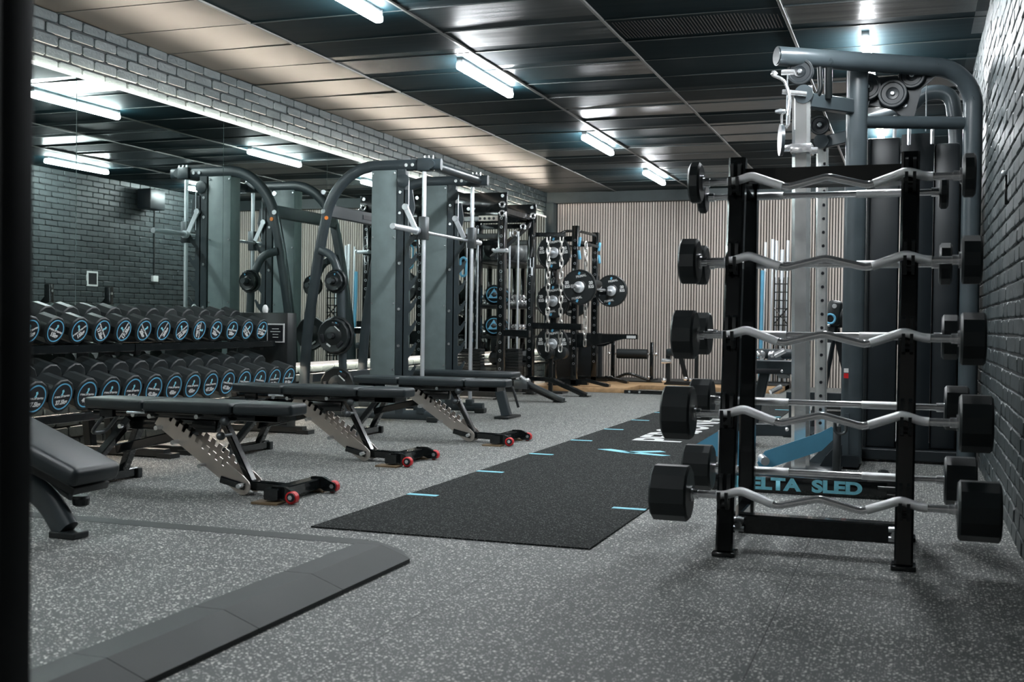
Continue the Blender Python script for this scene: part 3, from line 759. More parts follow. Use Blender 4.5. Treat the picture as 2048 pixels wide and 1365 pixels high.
lower_w = ['35', '37.5', '37.5', '40', '40', '42.5', '42.5', '45', '45', '47.5', '47.5', '50', '50', '52.5', '52.5']
tcache = {}
def wtext(s, size, bold):
    k = (s, size)
    if k not in tcache:
        me = text_mesh(s, size, bold); me.transform(frame_m((0, 0, 0), (0, 1, 0), (0, 0, 1))); me.materials.clear(); me.materials.append(M['white']); tcache[k] = me
    return tcache[k]
def dumb(tier, i, y, ang, wt, lab):
    up = tier == 'upper'
    r, t, ln = (0.083, 0.115, 0.135) if up else (0.096, 0.145, 0.125)
    key = 'dumb' + tier
    xf, z = (-4.70, 0.795) if up else (-4.45, 0.435)
    tilt = 0.27 if up else 0.27
    o = empty('dumbbell', lab, 'dumbbell', (xf, y, z), group='%s tier dumbbells' % tier)
    o.rotation_euler = (ang, tilt, 0)
    if key not in tcache:
        hm = head_mb(r, t, 12, 0.007).mesh('head', 'rubber', 20)
        tcache[key] = (hm, MB().cyl((-t-ln-0.002, 0, 0), (-t+0.002, 0, 0), 0.017, n=12).mesh('handle', 'chrome'),
            MB().use('label').cyl((-0.001, 0, 0), (0.0012, 0, 0), r*0.80, n=36).mesh('end_disc', 'label'),
            None)
        rb = MB(); n = 40; ro, ri = r*0.80, r*0.72
        vs = []
        for k in range(n):
            a = 2*PI*k/n; c, s = math.cos(a), math.sin(a)
            vs += [(0.0012, c*ro, s*ro), (0.0028, c*ro, s*ro), (0.0028, c*ri, s*ri), (0.0012, c*ri, s*ri)]
        fs = []
        for k in range(n):
            q, w2 = 4*k, 4*((k+1) % n)
            for e in range(4): fs.append((q+e, q+(e+1) % 4, w2+(e+1) % 4, w2+e))
        rb.add(vs, fs)
        lg = MB().prism([(-0.012, 0.0), (-0.002, 0.016), (-0.006, 0.030), (0.006, 0.034), (0.012, 0.022), (0.004, 0.010), (0.008, -0.002), (-0.004, 0.004)], (0.0013, 0, 0.006), (0, 1, 0), (0, 0, 1), (0.0012, 0, 0))
        tcache[key] = tcache[key][:3] + (rb.mesh('ring', 'ring'), lg.mesh('logo', 'cyan'))
    hm, ha, di, ri_, lg = tcache[key]
    h1 = part('head', hm, None, o); h1.location = (-t/2, 0, 0)
    h2 = part('head', hm, None, o); h2.location = (-t-ln-t/2, 0, 0)
    part('handle', ha, None, o)
    d = part('end_disc', di, None, o, label='black end disc with blue ring')
    part('ring', ri_, None, d); part('logo', lg, None, d)
    q = part('maker_lettering', wtext('PRIMAL STRENGTH', 0.0135, 0.0011), None, d); q.location = (0.0030, 0, 0.0)
    q = part('weight_lettering', wtext(wt + 'kg', 0.034, 0.0022), None, d); q.location = (0.0030, 0, -0.026 if up else -0.034)
nth = ['first', 'second', 'third', 'fourth', 'fifth', 'sixth', 'seventh', 'eighth', 'ninth', 'tenth', 'eleventh', 'twelfth', 'thirteenth', 'fourteenth', 'fifteenth']
for i in range(14):
    lab = 'black %s kg dumbbell with blue ring, %s along the upper tier from the door' % (upper_w[i], nth[i])
    dumb('upper', i, 5.0 + i*0.2035, math.radians(upper_a[i])*-1, upper_w[i], lab)
for i in range(15):
    lab = 'black %s kg dumbbell with blue ring, %s along the lower tier from the door' % (lower_w[i], nth[i])
    dumb('lower', i, 4.765 + i*0.2040, math.radians(random.uniform(-9, 4)), lower_w[i], lab)
t = empty('notice_stand', 'black box with a white framed notice at the end of the dumbbell rack', 'sign', (-4.85, 8.0, 0))
part('box', MB().bb(-5.12, -4.66, 7.96, 8.10, 0.02, 0.93, bev=0.004), 'blacktube', t)
part('notice_frame', MB().bb(-4.84, -4.685, 7.950, 7.958, 0.695, 0.845), 'white', t)
part('notice_panel', MB().bb(-4.83, -4.695, 7.945, 7.952, 0.706, 0.834), 'label', t)
b = MB()
for k, w_ in enumerate((0.06, 0.09, 0.05, 0.05)): b.bb(-4.76-w_/2, -4.76+w_/2, 7.9435, 7.9455, 0.80-k*0.022, 0.805-k*0.022)
part('notice_print', b, 'white', t)
part('cloth', MB().ball((-4.90, 8.02, 0.955), 0.024, n=10, sz=1.7), 'white', t, label='white cloth on top')
# ================================================================ smith machine
SY0, SY1 = 9.15, 10.30
sm = empty('smith_machine', 'large slate grey smith machine with chrome guide rods against the mirror', 'exercise machine', (-4.5, 9.72, 0))
for k, y in enumerate((SY0, SY1)):
    ov = fillet([(-3.86, y, 2.235), (-4.66, y, 2.24), (-4.93, y, 1.99), (-5.03, y, 1.55), (-5.16, y, 0.75), (-5.19, y, 0.05)], 0.28, 9)
    part('bent_frame_tube', MB().oval(ov, 0.055, 0.10, (0, 1, 0)), 'frame', sm)
    part('base_rail', MB().oval([(-5.20, y, 0.055), (-3.88, y, 0.055)], 0.06, 0.085, (0, 1, 0)), 'frame', sm)
    part('foot', MB().bb(-3.96, -3.86, y-0.045, y+0.045, 0.0, 0.05, bev=0.01), 'rubber', sm)
    part('side_panel', MB().bb(-4.515, -4.275, y-0.02, y+0.14, 0.06, 2.205, bev=0.004), 'panel', sm, label='flat pale slate panel')
    b = MB()
    for z in (0.45, 1.03, 1.61, 2.17):
        for x in (-4.50, -4.29): b.cyl((x, y-0.027, z), (x, y-0.019, z), 0.009, n=8)
    for z in (0.66, 0.98, 1.38, 1.82, 2.0): b.cyl((-4.235, y-0.037, z), (-4.235, y-0.028, z), 0.014, n=8)
    for z in (1.85, 2.02): b.cyl((-4.985, y-0.04, z), (-4.985, y-0.027, z), 0.022, n=12)
    for x in (-4.03, -4.12, -4.18): b.cyl((x, y-0.036, 2.235), (x, y-0.026, 2.235), 0.016, n=10)
    for x in (-4.02, -3.98, -3.94): b.cyl((x, y, 2.28), (x, y, 2.315), 0.008, n=6)
    pieces('bolt', b, 'bolt', sm)
    part('front_post', MB().rect([(-4.225, y, 0.05), (-4.225, y, 2.20)], 0.06, 0.085, (0, 1, 0)), 'frame', sm)
    # catch plate with hooks
    poly = [(-0.02, 0.30), (0.035, 0.30)]
    z = 0.36
    while z < 1.55:
        poly += [(0.035, z), (0.085, z+0.055), (0.115, z+0.125), (0.100, z+0.135), (0.062, z+0.085), (0.040, z+0.090)]
        z += 0.195
    poly += [(0.035, 1.66), (0.085, 1.86), (0.06, 2.02), (-0.02, 2.02)]
    part('catch_plate', MB().prism(poly, (-4.18, y-0.03, 0), (1, 0, 0), (0, 0, 1), (0, 0.012, 0)), 'frame', sm)
    part('guide_rod', MB().cyl((-4.02, y, 0.08), (-4.02, y, 2.19), 0.0185, n=18), 'steel', sm, label='bright steel guide rod')
    pieces('rod_clamp', MB().bb(-4.07, -3.95, y-0.05, y+0.05, 2.18, 2.29, bev=0.008).bb(-4.055, -3.985, y-0.035, y+0.035, 0.07, 0.13, bev=0.006), 'frame', sm)
    b = MB().lathe((-4.205, y-0.045, 2.10), (0, 1, 0), [(0, 0.045), (0.004, 0.058), (0.010, 0.05), (0.016, 0.058), (0.020, 0.045)], n=24)
    part('pulley', b, 'frame', sm)
    part('lift_cable', MB().cyl((-4.15, y-0.035, 2.10), (-4.15, y-0.035, 1.70), 0.004, n=6), 'steel', sm)
    # storage tube with plates
    st = fillet([(-5.02, y-0.02, 1.50), (-4.88, y-0.06, 1.46), (-4.78, y-0.08, 1.24), (-4.76, y-0.08, 0.60), (-4.72, y-0.08, 0.05)], 0.18, 8)
    part('storage_tube', MB().oval(st, 0.05, 0.075, (0, 1, 0)), 'frame', sm)
    pg = MB()
    for x, z in ((-4.80, 1.22), (-4.79, 0.74), (-4.77, 0.30)): pg.cyl((x, y-0.06, z), (x, y-0.26, z), 0.025, n=16)
    pieces('weight_peg', pg, 'darkmetal', sm)
part('cross_tube', MB().cyl((-3.95, SY0-0.05, 2.235), (-3.95, SY1+0.05, 2.235), 0.040, n=20), 'frame', sm)
pieces('rear_brace', MB().rect([(-4.97, SY0+0.02, 1.86), (-4.97, SY1-0.02, 1.86)], 0.05, 0.115, (1, 0, 0), 0.006).rect([(-5.12, SY0, 0.35), (-5.12, SY1, 0.35)], 0.05, 0.08, (1, 0, 0)), 'frame', sm)
part('brace_plate', MB().bb(-4.943, -4.940, 9.82, 10.0, 1.84, 1.88), 'label', sm)
part('sticker', MB().cyl((-4.955, SY0-0.034, 1.79), (-4.955, SY0-0.028, 1.79), 0.018, n=12), 'orange', sm, label='small orange dot sticker')
hb = MB()
for x, y in ((-4.02, SY0), (-4.02, SY1)):
    hb.bb(x-0.035, x+0.035, y-0.04, y+0.04, 1.585, 1.785, bev=0.008)
pieces('bar_carriage', hb, 'darkmetal', sm)
hb = MB().cyl((-4.06, 8.60, 1.66), (-4.06, 9.08, 1.66), 0.025, n=18).cyl((-4.06, 10.37, 1.66), (-4.06, 10.62, 1.66), 0.025, n=18).cyl((-4.06, 9.08, 1.66), (-4.06, 10.37, 1.66), 0.0145, n=14)
hb.cyl((-4.06, 9.06, 1.66), (-4.06, 9.10, 1.66), 0.036, n=18)
part('bar', hb, 'steel', sm, label='steel bar running between the guide rods')
for y in (SY0-0.05, SY1-0.05):
    part('hook_lever', MB().rect([(-4.17, y, 1.86), (-4.08, y, 1.68)], 0.012, 0.05, (0, 1, 0)).cyl((-4.175, y-0.012, 1.87), (-4.175, y+0.012, 1.87), 0.028, n=16), 'steel', sm)

# weight plates on the machine
def iron_plate(loc, r, t, lab, grp, seed=0.3, logo=True, axis=(0, -1, 0)):
    o = empty('weight_plate', lab, 'weight plate', loc, group=grp)
    k = 1/math.cos(PI/12)
    prof = [(0.0, r*0.93*k), (0.006, r*k), (t-0.010, r*k), (t-0.002, r*0.93*k), (t-0.006, r*0.86*k), (t-0.010, r*0.55*k), (t, r*0.40*k), (t+0.004, r*0.16*k), (t+0.004, 0.03)]
    part('disc', MB().lathe((0, 0, 0), axis, prof, n=12, rot=seed), 'rubber', o, local=True)
    if r > 0.12:
        b = MB()
        for a in (0.9, 2.99, 5.08):
            c, s = math.cos(a+seed), math.sin(a+seed)
            b.box((c*r*0.68, -t+0.003, s*r*0.68), (r*0.20, 0.012, r*0.50), rot=(0, -(a+seed), 0), bev=0.004)
        pieces('grip_slot', b, 'label', o, local=True)
        part('marking', MB().box((r*0.30, -t-0.001, r*0.42), (r*0.45, 0.003, r*0.06), rot=(0, 0.7, 0)), 'white', o, local=True)
        part('marking', MB().box((-r*0.25, -t-0.001, -r*0.55), (r*0.30, 0.003, r*0.10), rot=(0, 0.6, 0)), 'white', o, local=True)
    part('logo', MB().box((r*0.22, -t-0.001, r*0.70), (r*0.12, 0.003, r*0.18), rot=(0, 0.3, 0)), 'ring', o, local=True)
    return o
g = 'weight plates stored on the smith machine'
iron_plate((-4.80, SY0-0.115, 1.22), 0.105, 0.035, 'small black weight plate on the top peg of the smith machine, inner one', g)
iron_plate((-4.80, SY0-0.155, 1.22), 0.085, 0.035, 'smaller black weight plate outermost on the top peg of the smith machine', g, 0.5)
iron_plate((-4.79, SY0-0.115, 0.74), 0.168, 0.040, 'large twelve-sided black weight plate, inner one on the middle peg', g, 0.1)
iron_plate((-4.79, SY0-0.160, 0.74), 0.150, 0.045, 'large black weight plate with grip slots, outermost on the middle peg', g, 0.4)
iron_plate((-4.77, SY0-0.115, 0.30), 0.165, 0.040, 'black weight plate with white marks low down behind the benches', g, 0.2)
iron_plate((-4.80, SY1-0.115, 1.22), 0.105, 0.035, 'small black plate on the far frame of the smith machine, top peg', g, 0.3)
iron_plate((-4.79, SY1-0.115, 0.74), 0.165, 0.045, 'large black plate on the far frame of the smith machine, middle peg', g, 0.3)

# ================================================================ cable machine on the right
cm = empty('cable_machine', 'tall blue-grey cable machine with chrome columns and dark weight shrouds behind the barbells', 'exercise machine', (-0.1, 7.6, 0))
part('top_tube', MB().tube(fillet([(-0.79, 7.00, 2.49), (0.20, 7.62, 2.49), (0.335, 7.70, 2.36), (0.335, 7.72, 0.06)], 0.28, 10), 0.058, 20), 'cable_frame', cm)
part('tube_cap', MB().cyl((-0.794, 6.997, 2.49), (-0.782, 7.004, 2.49), 0.050, n=20), 'cable_frame', cm)
part('front_post', MB().oval([(-0.345, 7.40, 0.03), (-0.345, 7.40, 2.47)], 0.08, 0.13, (0, 1, 0)), 'cable_frame', cm)
part('back_arch', MB().tube(fillet([(-0.30, 8.30, 2.30), (-0.05, 8.25, 2.36), (0.05, 8.25, 2.47), (0.22, 8.25, 2.46), (0.26, 8.25, 2.20), (0.26, 8.25, 0.06)], 0.16, 8), 0.050, 16), 'cable_frame', cm)
part('cross_tube', MB().tube([(-0.30, 7.42, 2.145), (0.32, 7.72, 2.16)], 0.040, 16), 'cable_frame', cm)
part('pulley_plate', MB().prism([(-0.34, 2.44), (-0.30, 2.28), (-0.14, 2.24), (-0.05, 2.17), (-0.01, 2.19), (0.03, 2.36), (0.10, 2.42), (0.12, 2.46)], (0, 7.56, 0), (1, 0, 0.0), (0, 0, 1), (0, 0.02, 0)), 'shroud', cm)
part('bracket', MB().rect([(-0.385, 7.37, 2.235), (-0.615, 7.05, 2.225)], 0.06, 0.09, (0, 1, 0)).cyl((-0.63, 6.97, 2.25), (-0.63, 7.03, 2.25), 0.055, n=20), 'cable_frame', cm)
part('bracket', MB().rect([(-0.385, 7.42, 2.06), (-0.55, 7.50, 2.04)], 0.05, 0.075, (0, 1, 0)).cyl((-0.56, 7.43, 2.04), (-0.56, 7.47, 2.04), 0.045, n=20), 'cable_frame', cm)
part('chrome_column', MB().rect([(-0.615, 7.02, 0.03), (-0.645, 7.02, 2.27)], 0.09, 0.105, (0, 1, 0), 0.02), 'column', cm)
part('chrome_column', MB().rect([(-0.535, 7.50, 0.03), (-0.555, 7.50, 2.08)], 0.07, 0.072, (0, 1, 0), 0.01), 'column', cm)
b = MB()
for k in range(22): b.cyl((-0.5375-0.0001*k*9*0.1, 7.463, 0.18+k*0.086), (-0.5375, 7.4605, 0.18+k*0.086), 0.010, n=10)
pieces('column_hole', b, 'label', cm)
def pulley(b, c, r, ax=(0, 1, 0)):
    b.use('shroud').lathe(V(c)-V(ax)*0.018, ax, [(0.006, r*0.28), (0.002, r*0.42), (0.006, r*0.45), (0.006, r*0.74), (0, r*0.80), (0, r*0.94), (0.004, r), (0.010, r), (0.016, r*0.88), (0.022, r*0.88), (0.028, r), (0.036, r*0.94), (0.036, r*0.35)], n=32)
    b.use('bolt').lathe(V(c)-V(ax)*0.026, ax, [(0, 0.009), (0.002, 0.014), (0.01, 0.014)], n=12)
for c, r in (((-0.66, 7.06, 2.40), 0.080), ((-0.29, 7.52, 2.38), 0.085), ((-0.14, 7.52, 2.33), 0.088), ((-0.03, 7.54, 2.44), 0.080), ((-0.065, 7.58, 2.26), 0.065), ((-0.56, 7.32, 2.12), 0.060)):
    b = MB(); pulley(b, c, r); part('pulley', b, 'shroud', cm, smooth=20)
b = MB().bb(-0.30, -0.095, 7.88, 8.35, 0.09, 2.115, bev=0.012)
b.bb(-0.285, -0.275, 7.872, 7.885, 0.09, 2.11)
part('weight_shroud', b, 'shroud', cm)
prof = []
for k in range(9):
    t = k/8; prof.append((-0.085 + 0.20*t, -0.030*math.sin(PI*t)))
poly = [(p[0], p[1]) for p in prof] + [(0.115, 0.30), (-0.085, 0.30)]
part('weight_shroud', MB().prism(poly, (0, 7.88, 0.09), (1, 0, 0), (0, 1, 0), (0, 0, 2.04)), 'shroud', cm)
part('weight_shroud', MB().bb(0.12, 0.275, 7.90, 8.40, 0.09, 2.07, bev=0.02), 'shroud', cm)
part('stack_guides', MB().cyl((-0.13, 7.95, 2.05), (-0.13, 7.95, 2.27), 0.012, n=8).cyl((-0.04, 7.80, 2.05), (-0.04, 7.80, 2.2), 0.013, n=10).cyl((0.10, 7.80, 2.05), (0.10, 7.80, 2.2), 0.013, n=10), 'chrome', cm)
part('base_frame', MB().rect([(-0.345, 7.30, 0.05), (-0.345, 8.6, 0.05)], 0.10, 0.07, (1, 0, 0)).rect([(-0.345, 7.85, 0.05), (0.36, 7.85, 0.05)], 0.10, 0.07, (0, 1, 0)).rect([(-0.345, 8.45, 0.05), (0.36, 8.45, 0.05)], 0.08, 0.07, (0, 1, 0)), 'shroud', cm)
gp = [(0, 0), (0.02, 0.03), (0.06, 0.07), (0.09, 0.14), (0.14, 0.17), (0.17, 0.21), (0.19, 0.28), (0.22, 0.32), (0.24, 0.32), (0.24, 0)]
part('base_gusset', MB().prism(gp, (-0.60, 7.34, 0.02), (1, 0, 0), (0, 0, 1), (0, 0.03, 0)), 'cable_frame', cm)
gp2 = [(0, 0), (0.04, 0.02), (0.08, 0.09), (0.13, 0.15), (0.17, 0.16), (0.17, 0)]
part('foot_cover', MB().prism(gp2, (-0.56, 7.16, 0.0), (1, 0, 0), (0, 0, 1), (0, 0.08, 0)), 'shroud', cm)
part('base_plate', MB().bb(-0.72, -0.40, 6.92, 7.60, 0.0, 0.03, bev=0.004), 'shroud', cm)
part('carriage', MB().bb(-0.70, -0.57, 6.93, 7.10, 1.90, 1.955, bev=0.01).cyl((-0.70, 6.95, 1.93), (-0.735, 6.95, 1.93), 0.022, n=12).cyl((-0.575, 6.94, 1.91), (-0.54, 6.94, 1.91), 0.020, n=12), 'chrome', cm)
part('swivel_pulley', MB().lathe((-0.755, 6.98, 1.985), (1, 0.25, 0), [(-0.014, 0.03), (-0.010, 0.095), (0.010, 0.095), (0.014, 0.03)], n=24), 'cable_frame', cm)
part('cable', MB().cyl((-0.725, 6.98, 2.40), (-0.725, 6.98, 2.05), 0.0045, n=6).cyl((-0.28, 7.56, 2.30), (-0.33, 7.56, 2.1), 0.004, n=6).cyl((0.06, 7.70, 2.46), (0.06, 7.72, 2.12), 0.004, n=6), 'steel', cm)
hb = MB().tube(fillet([(-0.80, 6.93, 2.36), (-0.735, 6.93, 2.33), (-0.70, 6.93, 2.22), (-0.71, 6.93, 2.12)], 0.04, 4), 0.010).cyl((-0.755, 6.93, 2.375), (-0.68, 6.93, 2.372), 0.016, n=10).cyl((-0.75, 6.95, 2.265), (-0.61, 6.96, 2.245), 0.016, n=12).cyl((-0.64, 7.0, 2.29), (-0.58, 7.0, 2.29), 0.015, n=12)
hb.torus((-0.73, 6.95, 2.10), (1, 0, 0), (0, 0, 1), 0.022, 0.007, stretch=0.02).ball((-0.80, 6.95, 2.375), 0.02)
part('handle_hooks', hb, 'chrome', cm)
part('hand_grip', MB().lathe((-0.79, 6.95, 2.15), (1, 0, 0), [(0, 0.008), (0.03, 0.016), (0.06, 0.012)], n=12), 'steel', cm)
part('hook_arm', MB().tube(fillet([(-0.55, 7.10, 2.43), (-0.54, 7.10, 2.28), (-0.60, 7.10, 2.22)], 0.05, 4), 0.016).tube([(-0.50, 7.12, 2.43), (-0.50, 7.15, 2.25)], 0.024), 'blacktube', cm)
part('sticker', MB().use('red').bb(-0.392, -0.365, 7.330, 7.334, 0.56, 0.59).use('white').bb(-0.392, -0.365, 7.330, 7.334, 0.595, 0.62), 'white', cm, label='small red and white warning sticker')

# ================================================================ sled
sl = empty('push_sled', 'blue and black push sled reading DELTA SLED behind the barbell rack', 'sled', (-0.6, 6.5, 0))
part('front_bar', MB().box((-0.555, 6.12, 0.045), (0.90, 0.05, 0.088), bev=0.004), 'black', sl)
letters('lettering', 'DELTA  SLED', 0.085, (-0.552, 6.0935, 0.047), (1, 0, 0), (0, 0, 1), 'cyan', sl, bold=0.0042, sx=1.33)
ap = [(0, 0), (0.02, -0.045), (0.34, 0.075), (0.43, 0.17), (0.39, 0.21), (0.33, 0.175), (0.04, 0.065)]
part('blue_arm', MB().prism(ap, (-0.80, 6.45, 0.115), (1, 0.22, 0), (0, 0, 1), (0, 0.012, 0)), 'blue', sl, label='blue side plate rising to the push pole')
part('blue_arm', MB().prism([(-p[0], p[1]) for p in ap[:3]] + [(-0.16, 0.19), (-0.12, 0.22), (-0.02, 0.07)], (-0.82, 6.45, 0.115), (1, 0.0, 0), (0, 0, 1), (0, 0.012, 0)), 'blue', sl)
part('runner', MB().bb(-1.00, -0.94, 6.10, 7.0, 0.0, 0.06, bev=0.015), 'blue', sl)
part('runner', MB().bb(-0.17, -0.11, 6.10, 6.9, 0.0, 0.06, bev=0.015), 'blacktube', sl)
pieces('pole_socket', MB().cyl((-0.745, 6.36, 0.135), (-0.775, 6.45, 0.14), 0.024, n=16).cyl((-0.97, 6.30, 0.05), (-0.97, 6.30, 0.30), 0.025, n=14), 'steel', sl)
part('weight_socket', MB().bb(-0.20, -0.02, 6.10, 6.30, 0.03, 0.10, bev=0.004).cyl((-0.15, 6.08, 0.06), (-0.05, 6.08, 0.06), 0.012, n=8), 'blacktube', sl)
part('hinge', MB().torus((-0.34, 6.55, 0.335), (1, 0, 0), (0, 0, 1), 0.03, 0.008, stretch=0.02).bb(-0.60, -0.12, 6.50, 6.56, 0.0, 0.03) if False else MB().bb(-0.98, -0.12, 6.52, 6.57, 0.01, 0.05, bev=0.005).bb(-0.40, -0.36, 6.50, 6.56, 0.03, 0.33, bev=0.005).torus((-0.36, 6.50, 0.335), (1, 0, 0), (0, 0, 1), 0.03, 0.009, stretch=0.015), 'darkmetal', sl)
# ================================================================ black cable rig (rack 1)
def post(b, x, y, h, w_=0.085, holes=True, z0=0.0):
    b.use('black').bb(x-w_/2, x+w_/2, y-w_/2, y+w_/2, z0, h, bev=0.006)
    if holes:
        b.use('steel'); z = 0.35
        while z < h-0.1:
            b.cyl((x, y-w_/2-0.001, z), (x, y-w_/2+0.002, z), 0.016, n=10); z += 0.10
        b.use('label'); z = 0.35
        while z < h-0.1:
            b.cyl((x, y-w_/2-0.0018, z), (x, y-w_/2, z), 0.0125, n=10); z += 0.10
    b.use('black').bb(x-w_*0.8, x+w_*0.8, y-w_*0.8, y+w_*0.8, z0, z0+0.012)
    return b
rg = empty('cable_rig', 'black four-post cable rig with holed uprights behind the smith machine', 'exercise machine', (-4.7, 12.7, 0))
for x, y in ((-4.39, 12.20), (-4.39, 13.25), (-5.08, 12.20), (-5.08, 13.25)):
    part('post', post(MB(), x, y, 2.30 if x > -5 else 2.25), 'black', rg)
for y, z in ((12.20, 2.23), (13.25, 2.20)):
    part('header_panel', MB().bb(-5.10, -4.32, y-0.06, y-0.045, z-0.11, z+0.11, bev=0.003), 'black', rg)
    b = MB()
    for x, dz in ((-4.37, 0.07), (-5.05, 0.07), (-4.78, -0.07), (-4.72, -0.07)): b.cyl((x, y-0.070, z+dz), (x, y-0.058, z+dz), 0.020, n=10)
    pieces('bolt', b, 'bolt', rg)
b = MB()
for x in (-4.39, -5.08): b.rect([(x, 12.2, 2.14), (x, 13.25, 2.14)], 0.07, 0.07, (1, 0, 0))
for y in (12.2, 13.25):
    b.rect([(-5.08, y, 2.05), (-4.39, y, 2.05)], 0.07, 0.06, (0, 1, 0)); b.rect([(-5.08, y, 0.06), (-4.39, y, 0.06)], 0.08, 0.07, (0, 1, 0))
    b.rect([(-5.08, y, 1.85), (-4.39, y, 1.85)], 0.05, 0.06, (0, 1, 0))
pieces('cross_beam', b, 'black', rg)
b = MB().bb(-4.66, -4.43, 12.145, 12.15, 2.02, 2.08)
b.use('plate_steel').bb(-4.66, -4.44, 12.14, 12.146, 2.02, 2.075)
b.use('label')
for k in range(4): b.cyl((-4.64+k*0.055, 12.136, 2.047), (-4.64+k*0.055, 12.141, 2.047), 0.016, n=10)
b.mats = b.mats
part('holed_strip', b, 'plate_steel', rg)
for (x0, x1, y, hz) in ((-4.95, -4.66, 12.33, 0.56), (-4.56, -4.36, 12.80, 0.56)):
    b = MB(); z = 0.06
    while z < hz-0.01: b.bb(x0, x1, y-0.07, y+0.07, z, z+0.029, bev=0.004, seg=1); z += 0.034
    part('weight_stack', b, 'blacktube', rg)
    b = MB()
    for xx in ((x0*2+x1)/3-0.02, (x0+x1*2)/3+0.02): b.cyl((xx, y, hz-0.03), (xx, y, 1.95), 0.011, n=10)
    part('stack_guide', b, 'steel', rg)
b = MB()
for k in range(13): b.box((-4.545, 12.725, 0.075+k*0.034), (0.016, 0.004, 0.012))
part('stack_numbers', b, 'white', rg)
b = MB().rect([(-4.37, 13.18, 2.10), (-4.46, 12.75, 1.86), (-4.60, 12.45, 1.62)], 0.055, 0.07, (0, 0, 1)).rect([(-4.36, 13.15, 2.12), (-4.30, 13.0, 1.65)], 0.05, 0.06, (0, 1, 0))
part('cable_arm', b, 'black', rg)
b = MB()
for c in ((-4.40, 12.95, 2.02), (-4.45, 12.80, 1.93), (-4.55, 12.55, 1.72), (-4.33, 13.1, 2.16), (-4.37, 12.12, 2.20), (-4.37, 12.12, 2.10)):
    b.torus(c, (1, 0, 0), (0, 0, 1), 0.030, 0.010, n=12, m=6)
    b.ball(V(c)+V((0.03, -0.04, -0.03)), 0.014, n=8)
pieces('pulley_hook', b, 'chrome', rg)
part('carabiner', MB().torus((-4.30, 13.0, 1.60), (1, 0, 0), (0, 0, 1), 0.020, 0.006, stretch=0.05).cyl((-4.30, 13, 1.53), (-4.30, 13, 1.42), 0.014, n=8), 'steel', rg)
part('rope_handle', MB().cyl((-4.30, 13.0, 1.44), (-4.30, 13.0, 0.95), 0.016, n=8), 'blacktube', rg)
part('bar_hook', MB().bb(-4.46, -4.30, 12.08, 12.16, 1.66, 1.70, bev=0.004).ball((-4.46, 12.09, 1.69), 0.018).ball((-4.30, 12.09, 1.69), 0.018), 'steel', rg)
for y in (12.20, 13.25):
    part('floor_strut', MB().rect([(-4.42, y-0.02, 0.20), (-4.10, y-0.05, 0.19), (-3.66, y-0.10, 0.02)], 0.12, 0.05, (0, 1, 0)).bb(-3.72, -3.60, y-0.17, y-0.03, 0, 0.012), 'black', rg)
part('landmine_tube', MB().cyl((-4.02, 12.06, 0.20), (-3.56, 11.92, 0.035), 0.028, n=16).bb(-4.16, -4.0, 11.98, 12.12, 0.14, 0.24, bev=0.01), 'darkmetal', rg)
part('landmine_pin', MB().cyl((-4.03, 12.02, 0.24), (-4.10, 12.00, 0.29), 0.02, n=10).ball((-4.00, 12.0, 0.24), 0.025).ball((-4.12, 12.0, 0.26), 0.022), 'chrome', rg)
pieces('spotter_arm', MB().rect([(-4.39, 13.25, 0.84), (-3.74, 13.25, 0.83)], 0.07, 0.075, (0, 1, 0)).rect([(-4.39, 12.2, 0.76), (-4.05, 12.2, 0.75)], 0.07, 0.075, (0, 1, 0)), 'black', rg)
part('chain_hanger', MB().rect([(-4.39, 13.30, 1.95), (-3.99, 13.36, 1.95)], 0.05, 0.05, (0, 0, 1)), 'black', rg)

def chain(x, y, ztop, zbot, lab, twist=0.0):
    o = empty('steel_chain', lab, 'chain', (x, y, ztop), group='heavy chains hanging on the racks')
    b = MB(); z = ztop-0.05; k = 0
    while z > zbot:
        a = twist + (0 if k % 2 == 0 else PI/2) + 0.25*math.sin(k*1.7)
        b.torus((x, y, z), (math.cos(a), math.sin(a), 0), (0, 0, 1), 0.021, 0.0085, n=14, m=6, stretch=0.026); z -= 0.074; k += 1
    part('links', b, 'chain', o)
chain(-4.20, 13.33, 1.95, 0.55, 'silver chain hanging beside the spotter arm, nearer the mirror')
chain(-4.04, 13.35, 1.95, 0.55, 'silver chain hanging beside the spotter arm, nearer the wooden platform', 0.2)
chain(-3.985, 14.26, 1.93, 0.60, 'silver chain hanging down behind the loaded barbell', 1.2)

# ================================================================ half rack with loaded barbell
hr = empty('half_rack', 'black half rack with spotter arms on the wooden platform', 'rack', (-4.3, 14.8, 0.06))
for x, y, h in ((-4.14, 14.32, 2.14), (-4.14, 15.32, 2.13), (-4.42, 14.32, 2.05), (-4.42, 15.32, 2.05)):
    part('post', post(MB(), x, y, h, 0.08, z0=0.06), 'black', hr)
b = MB()
for y in (14.32, 15.32):
    b.rect([(-4.42, y, 1.97), (-4.14, y, 1.97)], 0.07, 0.07, (0, 1, 0)); b.rect([(-4.46, y, 0.11), (-3.95, y, 0.11)], 0.08, 0.07, (0, 1, 0))
    b.rect([(-3.98, y, 0.14), (-3.66, y, 0.07)], 0.10, 0.04, (0, 1, 0))
b.rect([(-4.42, 14.32, 1.90), (-4.42, 15.32, 1.90)], 0.07, 0.07, (1, 0, 0)); b.rect([(-4.42, 14.32, 0.11), (-4.42, 15.32, 0.11)], 0.07, 0.07, (1, 0, 0))
pieces('cross_beam', b, 'black', hr)
b = MB().tube(fillet([(-4.40, 14.36, 2.02), (-4.32, 14.4, 2.08), (-4.14, 14.45, 2.08), (-4.10, 15.15, 2.08), (-4.14, 15.28, 1.95)], 0.06, 4), 0.018).tube([(-4.14, 14.36, 1.95), (-4.10, 15.28, 1.93)], 0.020)
part('pull_up_bar', b, 'black', hr)
